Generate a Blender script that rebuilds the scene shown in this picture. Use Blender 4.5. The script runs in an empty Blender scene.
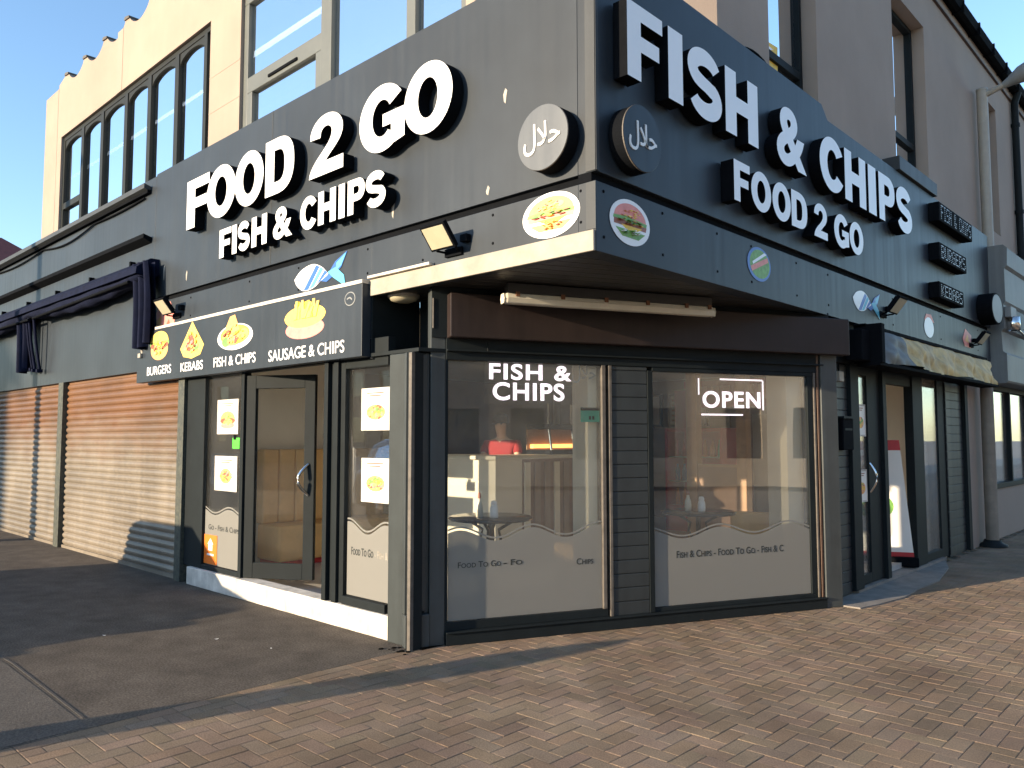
import bpy, math, random
from mathutils import Vector
random.seed(11)
S = bpy.context.scene
COL = S.collection
R = math.radians

# ------------------------------------------------------------------ camera, sky, sun, exposure
cam = bpy.data.cameras.new("camera")
cam_ob = bpy.data.objects.new("camera", cam)
COL.objects.link(cam_ob)
cam_ob.location = (2.9275, -3.847, 1.55)
cam_ob.rotation_euler = (R(90 + 3.898), R(0.06), R(43.455))
cam.sensor_width = 36.0
cam.lens = 27.842
cam.clip_start = 0.05
cam.clip_end = 2000
S.camera = cam_ob

SUN_EL, SUN_ROT = 11.0, 196.5
w = bpy.data.worlds.new("World")
S.world = w
w.use_nodes = True
nt = w.node_tree
sky = nt.nodes.new("ShaderNodeTexSky")
sky.sky_type = 'NISHITA'
sky.sun_disc = False
sky.sun_elevation = R(SUN_EL)
sky.sun_rotation = R(SUN_ROT)
sky.air_density = 1.0
sky.dust_density = 0.5
sky.ozone_density = 2.5
bg = nt.nodes["Background"]
bg.inputs[1].default_value = 0.15
nt.links.new(sky.outputs[0], bg.inputs[0])

sun = bpy.data.lights.new("sun", 'SUN')
sun.energy = 3.9
sun.angle = R(0.5)
sun.color = (1.0, 0.80, 0.56)
sun_ob = bpy.data.objects.new("sun", sun)
COL.objects.link(sun_ob)
to_sun = Vector((math.sin(R(SUN_ROT)) * math.cos(R(SUN_EL)), math.cos(R(SUN_ROT)) * math.cos(R(SUN_EL)), math.sin(R(SUN_EL))))
sun_ob.rotation_euler = to_sun.to_track_quat('Z', 'Y').to_euler()
sun_ob.location = (-10, -30, 12)

S.render.engine = 'CYCLES'
S.view_settings.view_transform = 'Standard'
S.view_settings.look = 'None'
S.view_settings.gamma = 1.0
S.view_settings.exposure = 1.5
S.cycles.max_bounces = 10
S.cycles.transparent_max_bounces = 16

# ------------------------------------------------------------------ materials
MATS = {}
def mk(name, col, rough=0.6, var=0.1, scale=3.0, metal=0.0, bump=0.0, bscale=60.0, spec=0.5, streak=0.0, col2=None, coat=0.0):
    m = bpy.data.materials.new(name)
    m.use_nodes = True
    t = m.node_tree
    b = t.nodes["Principled BSDF"]
    b.inputs["Roughness"].default_value = rough
    b.inputs["Metallic"].default_value = metal
    b.inputs["Specular IOR Level"].default_value = spec
    b.inputs["Coat Weight"].default_value = coat
    tc = t.nodes.new("ShaderNodeTexCoord")
    n = t.nodes.new("ShaderNodeTexNoise")
    n.inputs["Scale"].default_value = scale
    n.inputs["Detail"].default_value = 6
    n.inputs["Roughness"].default_value = 0.65
    t.links.new(tc.outputs["Object"], n.inputs["Vector"])
    mix = t.nodes.new("ShaderNodeMix")
    mix.data_type = 'RGBA'
    c2 = col2 if col2 else tuple(max(0, c * (1 + var)) for c in col)
    c1 = tuple(c * (1 - var) for c in col)
    mix.inputs[6].default_value = (*c1, 1)
    mix.inputs[7].default_value = (*c2, 1)
    mr = t.nodes.new("ShaderNodeMapRange")
    mr.inputs[1].default_value = 0.3
    mr.inputs[2].default_value = 0.7
    t.links.new(n.outputs["Fac"], mr.inputs[0])
    t.links.new(mr.outputs[0], mix.inputs[0])
    out = mix.outputs[2]
    if streak > 0:
        mp = t.nodes.new("ShaderNodeMapping")
        mp.inputs["Scale"].default_value = (9, 9, 0.35)
        t.links.new(tc.outputs["Object"], mp.inputs[0])
        n2 = t.nodes.new("ShaderNodeTexNoise")
        n2.inputs["Scale"].default_value = 1.5
        n2.inputs["Detail"].default_value = 5
        t.links.new(mp.outputs[0], n2.inputs["Vector"])
        r2 = t.nodes.new("ShaderNodeMapRange")
        r2.inputs[1].default_value = 0.35
        r2.inputs[2].default_value = 0.7
        r2.inputs[3].default_value = 1 - streak
        r2.inputs[4].default_value = 1 + streak * 0.6
        t.links.new(n2.outputs["Fac"], r2.inputs[0])
        mu = t.nodes.new("ShaderNodeMix")
        mu.data_type = 'RGBA'
        mu.blend_type = 'MULTIPLY'
        mu.inputs[0].default_value = 1
        t.links.new(out, mu.inputs[6])
        t.links.new(r2.outputs[0], mu.inputs[7])
        out = mu.outputs[2]
        rr = t.nodes.new("ShaderNodeMapRange")
        rr.inputs[3].default_value = max(0.05, rough - 0.08)
        rr.inputs[4].default_value = rough + 0.12
        t.links.new(n2.outputs["Fac"], rr.inputs[0])
        t.links.new(rr.outputs[0], b.inputs["Roughness"])
    t.links.new(out, b.inputs["Base Color"])
    if bump > 0:
        nb = t.nodes.new("ShaderNodeTexNoise")
        nb.inputs["Scale"].default_value = bscale
        nb.inputs["Detail"].default_value = 5
        t.links.new(tc.outputs["Object"], nb.inputs["Vector"])
        bp = t.nodes.new("ShaderNodeBump")
        bp.inputs["Strength"].default_value = bump
        bp.inputs["Distance"].default_value = 0.01
        t.links.new(nb.outputs["Fac"], bp.inputs["Height"])
        t.links.new(bp.outputs[0], b.inputs["Normal"])
    MATS[name] = m
    return m

def emit(name, col, k):
    m = bpy.data.materials.new(name)
    m.use_nodes = True
    t = m.node_tree
    b = t.nodes["Principled BSDF"]
    b.inputs["Base Color"].default_value = (*col, 1)
    b.inputs["Emission Color"].default_value = (*col, 1)
    b.inputs["Emission Strength"].default_value = k
    return m

def glass(name, ior=1.5, tint=(0.92, 0.96, 0.95), gain=1.0, base=0.0, rough=0.0, haze=0.0):
    m = bpy.data.materials.new(name)
    m.use_nodes = True
    t = m.node_tree
    t.nodes.remove(t.nodes["Principled BSDF"])
    o = t.nodes["Material Output"]
    tr = t.nodes.new("ShaderNodeBsdfTransparent")
    tr.inputs[0].default_value = (*tint, 1)
    g = t.nodes.new("ShaderNodeBsdfGlossy")
    g.inputs["Roughness"].default_value = rough
    g.inputs["Color"].default_value = (0.95, 0.97, 1, 1)
    f = t.nodes.new("ShaderNodeFresnel")
    f.inputs[0].default_value = ior
    ma = t.nodes.new("ShaderNodeMath")
    ma.operation = 'MULTIPLY_ADD'
    ma.inputs[1].default_value = gain
    ma.inputs[2].default_value = base
    ma.use_clamp = True
    tc = t.nodes.new("ShaderNodeTexCoord")
    n = t.nodes.new("ShaderNodeTexNoise")
    n.inputs["Scale"].default_value = 1.3
    n.inputs["Detail"].default_value = 1
    bp = t.nodes.new("ShaderNodeBump")
    bp.inputs["Strength"].default_value = 0.05
    bp.inputs["Distance"].default_value = 0.02
    t.links.new(tc.outputs["Object"], n.inputs["Vector"])
    t.links.new(n.outputs["Fac"], bp.inputs["Height"])
    t.links.new(bp.outputs[0], g.inputs["Normal"])
    mx = t.nodes.new("ShaderNodeMixShader")
    t.links.new(f.outputs[0], ma.inputs[0])
    t.links.new(ma.outputs[0], mx.inputs[0])
    t.links.new(tr.outputs[0], mx.inputs[1])
    t.links.new(g.outputs[0], mx.inputs[2])
    if haze > 0:  # pale haze mixed into the pane colour to lift the dark interior
        df = t.nodes.new("ShaderNodeBsdfDiffuse")
        df.inputs[0].default_value = (0.75, 0.72, 0.66, 1)
        n3 = t.nodes.new("ShaderNodeTexNoise")
        n3.inputs["Scale"].default_value = 2.2
        n3.inputs["Detail"].default_value = 6
        t.links.new(tc.outputs["Object"], n3.inputs["Vector"])
        r3 = t.nodes.new("ShaderNodeMapRange")
        r3.inputs[1].default_value = 0.3
        r3.inputs[2].default_value = 0.7
        r3.inputs[3].default_value = haze * 0.5
        r3.inputs[4].default_value = haze * 1.5
        t.links.new(n3.outputs["Fac"], r3.inputs[0])
        m3 = t.nodes.new("ShaderNodeMixShader")
        t.links.new(r3.outputs[0], m3.inputs[0])
        t.links.new(mx.outputs[0], m3.inputs[1])
        t.links.new(df.outputs[0], m3.inputs[2])
        mx = m3
    t.links.new(mx.outputs[0], o.inputs[0])
    return m

def frost(name, col, clear=0.2, transl=0.35):
    m = bpy.data.materials.new(name)
    m.use_nodes = True
    t = m.node_tree
    t.nodes.remove(t.nodes["Principled BSDF"])
    o = t.nodes["Material Output"]
    d = t.nodes.new("ShaderNodeBsdfDiffuse")
    d.inputs[0].default_value = (*col, 1)
    tl = t.nodes.new("ShaderNodeBsdfTranslucent")
    tl.inputs[0].default_value = (*col, 1)
    tr = t.nodes.new("ShaderNodeBsdfTransparent")
    a = t.nodes.new("ShaderNodeMixShader")
    a.inputs[0].default_value = transl
    b = t.nodes.new("ShaderNodeMixShader")
    b.inputs[0].default_value = clear
    t.links.new(d.outputs[0], a.inputs[1])
    t.links.new(tl.outputs[0], a.inputs[2])
    t.links.new(a.outputs[0], b.inputs[1])
    t.links.new(tr.outputs[0], b.inputs[2])
    t.links.new(b.outputs[0], o.inputs[0])
    return m

M_render = mk("cream_render", (0.315, 0.250, 0.205), 0.85, 0.06, 1.2, bump=0.25, bscale=120, streak=0.025)
M_render_grey = mk("grey_render", (0.30, 0.245, 0.205), 0.85, 0.06, 1.2, bump=0.2, bscale=120, streak=0.025)
M_panel = mk("anthracite_panel", (0.025, 0.033, 0.043), 0.43, 0.10, 1.5, spec=0.24, streak=0.07)
M_panel2 = mk("anthracite_trim", (0.050, 0.056, 0.062), 0.5, 0.12, 2.5, spec=0.2, streak=0.1)
M_dark = mk("dark_frame", (0.012, 0.016, 0.018), 0.6, 0.15, 5, spec=0.12)
M_pilaster = mk("grey_green_paint", (0.030, 0.038, 0.040), 0.55, 0.15, 4, streak=0.12, bump=0.05, spec=0.3)
M_flake = mk("flaking_post_paint", (0.018, 0.026, 0.027), 0.6, 0.1, 22, col2=(0.075, 0.08, 0.06), bump=0.2)
M_rail2 = mk("stone_paint", (0.22, 0.19, 0.155), 0.7, 0.2, 5, streak=0.15)
M_rail = mk("scuffed_rail", (0.10, 0.088, 0.076), 0.6, 0.3, 14)
M_postdark = mk("dark_grey_paint", (0.045, 0.053, 0.055), 0.5, 0.15, 4, streak=0.15)
M_winframe2 = mk("dark_window_frame", (0.018, 0.021, 0.021), 0.55, 0.1, 4, spec=0.15)
M_winframe = mk("grey_window_frame", (0.085, 0.095, 0.09), 0.5, 0.1, 4)
M_clad = mk("dark_cladding", (0.028, 0.034, 0.037), 0.5, 0.15, 4, spec=0.4, streak=0.12)
M_black = mk("black_paint", (0.006, 0.007, 0.009), 0.8, 0.2, 6, spec=0.03)
M_brownbox = mk("dark_brown_metal", (0.022, 0.014, 0.013), 0.5, 0.2, 3, spec=0.35, streak=0.2)
M_white = mk("white_acrylic", (0.82, 0.82, 0.82), 0.35, 0.02, 3)
M_whitepaint = mk("white_paint", (0.58, 0.545, 0.49), 0.65, 0.14, 6, streak=0.12)
M_alu = mk("aluminium_strip", (0.30, 0.275, 0.225), 0.55, 0.2, 5, bump=0.08, bscale=10)
M_steel = mk("polished_steel", (0.7, 0.7, 0.7), 0.15, 0.05, 5, metal=1.0)
M_grey = mk("grey_metal", (0.22, 0.23, 0.23), 0.5, 0.1, 4, streak=0.1)
M_lampgrey = mk("pale_grey_paint", (0.36, 0.33, 0.28), 0.55, 0.12, 4, streak=0.1)
M_nfascia = mk("mid_grey_paint", (0.17, 0.18, 0.18), 0.55, 0.1, 3, streak=0.15)
M_soffit = mk("dark_soffit", (0.026, 0.025, 0.024), 0.4, 0.2, 3, spec=0.5)
M_asphalt = mk("asphalt", (0.075, 0.065, 0.055), 0.9, 0.22, 2.2, bump=0.7, bscale=220)
M_asphalt2 = mk("worn_asphalt", (0.088, 0.074, 0.060), 0.9, 0.22, 1.4, bump=0.45, bscale=330, spec=0.2)
M_road = mk("pale_bounce_road", (0.26, 0.235, 0.20), 0.9, 0.15, 0.6, bump=0.4, bscale=60)  # unseen road made pale to bounce light onto the shaded front
M_tar = mk("tar_seam", (0.05, 0.045, 0.04), 0.9, 0.2, 8, bump=0.3)
M_conc = mk("pale_concrete", (0.20, 0.18, 0.16), 0.85, 0.28, 5, bump=0.4, bscale=80)
M_sand = mk("joint_sand", (0.10, 0.078, 0.060), 0.95, 0.2, 9, bump=0.3)
M_navy = mk("navy_fabric", (0.006, 0.009, 0.026), 0.85, 0.3, 7, spec=0.1, bump=0.15, bscale=30)
M_gold = mk("gold_fabric", (0.72, 0.50, 0.17), 0.6, 0.05, 5, col2=(0.30, 0.20, 0.07), bump=0.1, bscale=25)
M_greyfab = mk("grey_fabric", (0.10, 0.095, 0.085), 0.6, 0.2, 5)
M_lens = mk("pale_lens", (0.46, 0.42, 0.30), 0.25, 0.06, 8)
M_tube = mk("yellowed_diffuser", (0.62, 0.58, 0.48), 0.35, 0.08, 6)
M_rust = mk("rusty_clip", (0.16, 0.07, 0.035), 0.8, 0.3, 30)
M_copper = mk("copper_edge", (0.08, 0.045, 0.03), 0.5, 0.25, 8)
M_tile = mk("dark_tile", (0.09, 0.085, 0.08), 0.8, 0.25, 8)
M_redtile = mk("red_tile", (0.16, 0.045, 0.04), 0.8, 0.2, 5)
M_tan = mk("tan_leather", (0.72, 0.44, 0.18), 0.45, 0.12, 4, bump=0.05)
M_wood = mk("oak_wood", (0.30, 0.17, 0.08), 0.5, 0.25, 6)
M_intwall = mk("interior_cream", (0.80, 0.74, 0.64), 0.7, 0.08, 1)
M_intdark = mk("interior_brown", (0.22, 0.13, 0.085), 0.6, 0.2, 2)
M_intfloor = mk("grey_floor_tile", (0.45, 0.44, 0.42), 0.3, 0.12, 4)
M_counter = mk("cream_counter", (0.72, 0.66, 0.54), 0.4, 0.04, 2)
M_counter2 = mk("brown_panel", (0.24, 0.17, 0.13), 0.4, 0.15, 3)
M_marble = mk("black_table", (0.015, 0.015, 0.016), 0.15, 0.3, 8, spec=0.6)
M_iron = mk("cast_iron", (0.012, 0.012, 0.013), 0.45, 0.2, 8)
M_red = mk("red_paint", (0.48, 0.02, 0.03), 0.45, 0.1, 4)
M_redcloth = mk("red_cotton", (0.32, 0.012, 0.018), 0.8, 0.15, 12)
M_skin = mk("skin", (0.62, 0.40, 0.29), 0.55, 0.08, 20)
M_hair = mk("dark_hair", (0.012, 0.010, 0.010), 0.6, 0.3, 40)
M_paper = mk("white_paper", (0.78, 0.76, 0.72), 0.5, 0.03, 4)
M_green = mk("bright_green", (0.07, 0.55, 0.04), 0.5, 0.08, 9)
M_teal = mk("teal_card", (0.02, 0.32, 0.22), 0.4, 0.08, 9)
M_orange = mk("orange_card", (0.75, 0.17, 0.015), 0.5, 0.06, 9)
M_yellow = mk("yolk_yellow", (0.85, 0.55, 0.05), 0.5, 0.12, 14)
M_bun = mk("bun_tan", (0.80, 0.42, 0.13), 0.5, 0.15, 14)
M_chip = mk("chip_gold", (0.90, 0.60, 0.12), 0.5, 0.15, 20)
M_meat = mk("meat_brown", (0.28, 0.09, 0.05), 0.5, 0.25, 25)
M_pink = mk("salmon_pink", (0.75, 0.26, 0.22), 0.5, 0.15, 14)
M_leaf = mk("salad_green", (0.16, 0.36, 0.08), 0.5, 0.3, 30)
M_blue = mk("logo_blue", (0.03, 0.12, 0.42), 0.4, 0.06, 9)
M_cyan = mk("logo_cyan", (0.10, 0.45, 0.62), 0.4, 0.06, 9)
M_led = emit("led_white", (1.0, 0.84, 0.93), 0.62)
M_striplit = emit("lit_strip", (0.95, 0.97, 1.0), 2.5)
M_glow = emit("heat_lamp_glow", (1.0, 0.42, 0.10), 1.2)
M_leddot = mk("unlit_led", (0.34, 0.36, 0.38), 0.3, 0.05, 9)
M_glass = glass("shop_glass", 1.5, (0.97, 0.985, 0.98), 0.8, 0.0, 0.0, 0.055)
M_glass_lowhaze = glass("low_haze_shop_glass", 1.5, (0.97, 0.985, 0.98), 0.75, 0.0, 0.0, 0.010)  # less painted haze for panes in direct sun, where it glows too much
M_upglass = glass("coated_glass", 1.9, (0.45, 0.50, 0.55), 1.3, 0.62)
M_clear = glass("clear_acrylic", 1.3, (0.95, 0.95, 0.95), 0.8, 0.0)
M_frost = frost("frosted_vinyl", (0.43, 0.425, 0.40), 0.20, 0.55)
M_vinyltext = mk("cut_out_lettering", (0.035, 0.04, 0.04), 0.5, 0.1, 5)
M_oldtext = mk("halal_steel", (0.75, 0.73, 0.70), 0.3, 0.05, 5)
M_halaldisc = mk("halal_disc_face", (0.065, 0.075, 0.085), 0.35, 0.1, 4, spec=0.6, streak=0.15)
M_rim = mk("disc_rim", (0.006, 0.007, 0.009), 0.8, 0.1, 4, spec=0.03)
M_carpaint = mk("silver_car_paint", (0.35, 0.36, 0.38), 0.25, 0.03, 2, metal=0.6, coat=1.0)
M_rubber = mk("tyre_rubber", (0.02, 0.02, 0.02), 0.85, 0.1, 20)
M_carglass = glass("car_window", 1.5, (0.25, 0.28, 0.28), 1.2, 0.04)
M_bollard = mk("black_bollard", (0.02, 0.02, 0.022), 0.45, 0.1, 6)
M_brickred = mk("terrace_brick", (0.28, 0.13, 0.08), 0.85, 0.2, 6)
M_terr = mk("terrace_cream", (0.68, 0.55, 0.40), 0.8, 0.08, 2)
M_brickdark = mk("dim_reflection_brick", (0.11, 0.075, 0.06), 0.85, 0.2, 3)  # kept dark so the added unseen blocks dim the glass reflections
M_slatepaint = mk("slate_grey_render", (0.36, 0.34, 0.31), 0.8, 0.1, 2)
M_slate = mk("slate", (0.08, 0.08, 0.09), 0.7, 0.2, 6)
M_leafdry = mk("dry_leaf", (0.30, 0.14, 0.05), 0.8, 0.3, 20)

def shutter_material():
    m = mk("shutter_paint", (0.190, 0.160, 0.124), 0.5, 0.08, 4, streak=0.12)
    t = m.node_tree
    b = t.nodes["Principled BSDF"]
    src = b.inputs["Base Color"].links[0].from_socket
    tc = t.nodes.new("ShaderNodeTexCoord")
    sep = t.nodes.new("ShaderNodeSeparateXYZ")
    t.links.new(tc.outputs["Object"], sep.inputs[0])
    n = t.nodes.new("ShaderNodeTexNoise")
    n.inputs["Scale"].default_value = 2.0
    n.inputs["Detail"].default_value = 5
    mp = t.nodes.new("ShaderNodeMapping")
    mp.inputs["Scale"].default_value = (1.2, 1.2, 3.2)
    t.links.new(tc.outputs["Object"], mp.inputs[0])
    t.links.new(mp.outputs[0], n.inputs["Vector"])
    ad = t.nodes.new("ShaderNodeMath")
    ad.operation = 'MULTIPLY_ADD'
    ad.inputs[1].default_value = 0.7
    t.links.new(n.outputs["Fac"], ad.inputs[0])
    t.links.new(sep.outputs["Z"], ad.inputs[2])
    mr = t.nodes.new("ShaderNodeMapRange")
    mr.inputs[1].default_value = 1.55
    mr.inputs[2].default_value = 2.25
    t.links.new(ad.outputs[0], mr.inputs[0])
    mx = t.nodes.new("ShaderNodeMix")
    mx.data_type = 'RGBA'
    mx.inputs[7].default_value = (0.135, 0.064, 0.028, 1)
    t.links.new(mr.outputs[0], mx.inputs[0])
    t.links.new(src, mx.inputs[6])
    t.links.new(mx.outputs[2], b.inputs["Base Color"])
    return m
M_shutter = shutter_material()

def grain(m, scale, lo, hi):        # light and dark stone grain through a surface
    t = m.node_tree
    b = t.nodes["Principled BSDF"]
    src = b.inputs["Base Color"].links[0].from_socket
    tc = t.nodes.new("ShaderNodeTexCoord")
    n = t.nodes.new("ShaderNodeTexNoise")
    n.inputs["Scale"].default_value = scale
    n.inputs["Detail"].default_value = 3
    t.links.new(tc.outputs["Object"], n.inputs["Vector"])
    mr = t.nodes.new("ShaderNodeMapRange")
    mr.inputs[1].default_value = 0.35
    mr.inputs[2].default_value = 0.68
    mr.inputs[3].default_value = lo
    mr.inputs[4].default_value = hi
    t.links.new(n.outputs["Fac"], mr.inputs[0])
    mx = t.nodes.new("ShaderNodeMix")
    mx.data_type = 'RGBA'
    mx.blend_type = 'MULTIPLY'
    mx.inputs[0].default_value = 1
    t.links.new(src, mx.inputs[6])
    t.links.new(mr.outputs[0], mx.inputs[7])
    t.links.new(mx.outputs[2], b.inputs["Base Color"])
grain(M_asphalt2, 75, 0.65, 1.5)
grain(M_asphalt2, 5, 0.85, 1.15)
grain(M_asphalt, 75, 0.65, 1.5)
grain(M_render, 0.7, 0.93, 1.06)
grain(M_whitepaint, 7, 0.8, 1.12)
grain(M_panel, 0.9, 0.85, 1.2)
grain(M_shutter, 1.6, 0.82, 1.15)
def brick_material():
    m = mk("paving_brick", (0.236, 0.173, 0.121), 0.9, 0.16, 2.0, bump=0.55, bscale=260, spec=0.12)
    t = m.node_tree
    b = t.nodes["Principled BSDF"]
    src = b.inputs["Base Color"].links[0].from_socket
    a = t.nodes.new("ShaderNodeAttribute")
    a.attribute_name = "tint"
    mx = t.nodes.new("ShaderNodeMix")
    mx.data_type = 'RGBA'
    mx.blend_type = 'MULTIPLY'
    mx.inputs[0].default_value = 1
    t.links.new(src, mx.inputs[6])
    t.links.new(a.outputs["Color"], mx.inputs[7])
    # blotches of dirt and worn traffic film
    tc = t.nodes.new("ShaderNodeTexCoord")
    n = t.nodes.new("ShaderNodeTexNoise")
    n.inputs["Scale"].default_value = 0.9
    n.inputs["Detail"].default_value = 7
    t.links.new(tc.outputs["Object"], n.inputs["Vector"])
    mr = t.nodes.new("ShaderNodeMapRange")
    mr.inputs[1].default_value = 0.32
    mr.inputs[2].default_value = 0.68
    mr.inputs[3].default_value = 0.72
    mr.inputs[4].default_value = 1.15
    t.links.new(n.outputs["Fac"], mr.inputs[0])
    m2 = t.nodes.new("ShaderNodeMix")
    m2.data_type = 'RGBA'
    m2.blend_type = 'MULTIPLY'
    m2.inputs[0].default_value = 1
    t.links.new(mx.outputs[2], m2.inputs[6])
    t.links.new(mr.outputs[0], m2.inputs[7])
    t.links.new(m2.outputs[2], b.inputs["Base Color"])
    return m
M_brick = brick_material()
grain(M_brick, 120, 0.8, 1.25)

# ------------------------------------------------------------------ frames and mesh builder
class Frame:
    def __init__(s, o, u, n):
        s.o = Vector(o)
        s.u = Vector(u).normalized()
        s.n = Vector(n).normalized()
        s.v = Vector((0, 0, 1))
    def P(s, u, v, d):
        return s.o + s.u * u + s.v * v + s.n * d
    def off(s, d):
        return Frame(s.o + s.n * d, s.u, s.n)
FL = Frame((0, 0, 0), (1, 0, 0), (0, -1, 0))
FR = Frame((0, 0, 0), (0, 1, 0), (1, 0, 0))
A2, B2 = Vector((-1.67, 0.05, 0)), Vector((-0.03, 3.5, 0))
DC = (B2 - A2).normalized()
FC = Frame(A2, DC, (DC.y, -DC.x, 0))
LOC = Frame((0, 0, 0), (1, 0, 0), (0, -1, 0))   # local frame of things that are copied

SPLIT = {"shutter_post", "side_cladding", "render_strip", "pale_trim", "parapet_tile", "ledge", "front_bar", "display_frame", "side_frame", "shopfront_frame",
         "shop_wall", "dark_wall_panel", "shop_column", "clip", "post", "rail", "side_window", "shutter_rail", "wall", "dark_panel", "canopy_return", "window", "shelf", "eyes", "red_band", "strip_light_tube", "corner_trim", "bracket", "side"}
WL = {}
class MB:
    def __init__(s):
        s.v, s.f, s.m, s.s = [], [], [], []
    def add(s, vs, fs, mi=0, smooth=False):
        o = len(s.v)
        s.v += [Vector(p) for p in vs]
        for i, f in enumerate(fs):
            s.f.append([o + k for k in f])
            s.m.append(mi[i] if isinstance(mi, list) else mi)
            s.s.append(smooth)
        return s
    def hexa(s, c, mi=0):
        return s.add(c, [(0, 3, 2, 1), (4, 5, 6, 7), (0, 1, 5, 4), (1, 2, 6, 5), (2, 3, 7, 6), (3, 0, 4, 7)], mi)
    def box(s, x0, x1, y0, y1, z0, z1, mi=0):
        return s.hexa([(x0, y0, z0), (x1, y0, z0), (x1, y1, z0), (x0, y1, z0), (x0, y0, z1), (x1, y0, z1), (x1, y1, z1), (x0, y1, z1)], mi)
    def fbox(s, fr, u0, u1, v0, v1, d0, d1, mi=0):
        P = fr.P
        return s.hexa([P(u0, v0, d1), P(u1, v0, d1), P(u1, v0, d0), P(u0, v0, d0), P(u0, v1, d1), P(u1, v1, d1), P(u1, v1, d0), P(u0, v1, d0)], mi)
    def prism(s, fr, poly, d0, d1, mi=0, side=None):
        n = len(poly)
        vs = [fr.P(u, v, d1) for u, v in poly] + [fr.P(u, v, d0) for u, v in poly]
        fs = [list(range(n)), list(range(2 * n - 1, n - 1, -1))] + [(i, i + n, (i + 1) % n + n, (i + 1) % n) for i in range(n)]
        sd = mi if side is None else side
        return s.add(vs, fs, [mi, mi] + [sd] * n)
    def slab(s, poly, z0, z1, mi=0):          # plan polygon
        n = len(poly)
        vs = [(x, y, z1) for x, y in poly] + [(x, y, z0) for x, y in poly]
        return s.add(vs, [list(range(n)), list(range(2 * n - 1, n - 1, -1))] + [(i, i + n, (i + 1) % n + n, (i + 1) % n) for i in range(n)], mi)
    def quad(s, a, b, c, d, mi=0):
        return s.add([a, b, c, d], [(0, 1, 2, 3)], mi)
    def tube(s, path, r, n=10, mi=0, cap=True):
        path = [Vector(p) for p in path]
        rs = r if isinstance(r, (list, tuple)) else [r] * len(path)
        vs, fs = [], []
        ref = None
        for i, p in enumerate(path):
            t = (path[min(i + 1, len(path) - 1)] - path[max(i - 1, 0)]).normalized()
            if ref is None:
                ref = Vector((0, 0, 1)) if abs(t.z) < 0.9 else Vector((1, 0, 0))
            a = t.cross(ref).normalized()
            b = t.cross(a).normalized()
            ref = b.cross(t) if False else ref
            for k in range(n):
                an = 2 * math.pi * k / n
                vs.append(p + (a * math.cos(an) + b * math.sin(an)) * rs[i])
        for i in range(len(path) - 1):
            for k in range(n):
                fs.append((i * n + k, i * n + (k + 1) % n, (i + 1) * n + (k + 1) % n, (i + 1) * n + k))
        s.add(vs, fs, mi, True)
        if cap:
            s.add(vs[:n], [list(range(n - 1, -1, -1))], mi)
            s.add(vs[-n:], [list(range(n))], mi)
        return s
    def lathe(s, prof, c, n=20, mi=0, axis='z', sx=1.0):
        c = Vector(c)
        vs, fs = [], []
        for r, z in prof:
            for k in range(n):
                a = 2 * math.pi * k / n
                x, y = r * math.cos(a) * sx, r * math.sin(a)
                vs.append(c + (Vector((x, y, z)) if axis == 'z' else Vector((x, -z, y)) if axis == 'y' else Vector((z, x, y))))
        for i in range(len(prof) - 1):
            for k in range(n):
                fs.append((i * n + k, i * n + (k + 1) % n, (i + 1) * n + (k + 1) % n, (i + 1) * n + k))
        return s.add(vs, fs, mi, True)
    def pieces(s):
        p = list(range(len(s.v)))
        def find(i):
            while p[i] != i:
                p[i] = p[p[i]]
                i = p[i]
            return i
        for f in s.f:
            a = find(f[0])
            for k in f[1:]: p[find(k)] = a
        bb = {}
        for i, v in enumerate(s.v):
            r = find(i)
            if r not in bb: bb[r] = [list(v), list(v)]
            for c in range(3):
                bb[r][0][c] = min(bb[r][0][c], v[c])
                bb[r][1][c] = max(bb[r][1][c], v[c])
        keys = list(bb)
        grp = {k: k for k in keys}
        def gf(k):
            while grp[k] != k: k = grp[k]
            return k
        for i, a in enumerate(keys):
            for b in keys[i + 1:]:
                if all(bb[a][0][c] < bb[b][1][c] + 0.012 and bb[b][0][c] < bb[a][1][c] + 0.012 for c in range(3)): grp[gf(b)] = gf(a)
        out = {}
        for fi, f in enumerate(s.f):
            g = gf(find(f[0]))
            m = out.setdefault(g, (MB(), {}))
            mb, mp = m
            for k in f:
                if k not in mp:
                    mp[k] = len(mb.v)
                    mb.v.append(s.v[k])
            mb.f.append([mp[k] for k in f])
            mb.m.append(s.m[fi])
            mb.s.append(s.s[fi])
        return [m[0] for m in out.values()]
    def build(s, name, mats, parent=None, bevel=0.0, local=False):
        if name in SPLIT:
            ps = s.pieces()
            if len(ps) > 1: return [q.build1(name, mats, parent, bevel, local) for q in ps][0]
        return s.build1(name, mats, parent, bevel, local)
    def build1(s, name, mats, parent=None, bevel=0.0, local=False):
        me = bpy.data.meshes.new(name)
        base = Vector((0, 0, 0)) if (local or parent is None) else WL.get(parent.name, Vector((0, 0, 0)))
        me.from_pydata([tuple(p - base) for p in s.v], [], s.f)
        for m in (mats if isinstance(mats, (list, tuple)) else [mats]):
            me.materials.append(m)
        me.polygons.foreach_set("material_index", s.m)
        me.polygons.foreach_set("use_smooth", s.s)
        me.update()
        o = bpy.data.objects.new(name, me)
        COL.objects.link(o)
        if parent:
            o.parent = parent
            WL[o.name] = base
        if bevel > 0:
            md = o.modifiers.new("bevel", 'BEVEL')
            md.width = bevel
            md.segments = 2
            md.limit_method = 'ANGLE'
            md.angle_limit = R(50)
        return o

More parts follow.
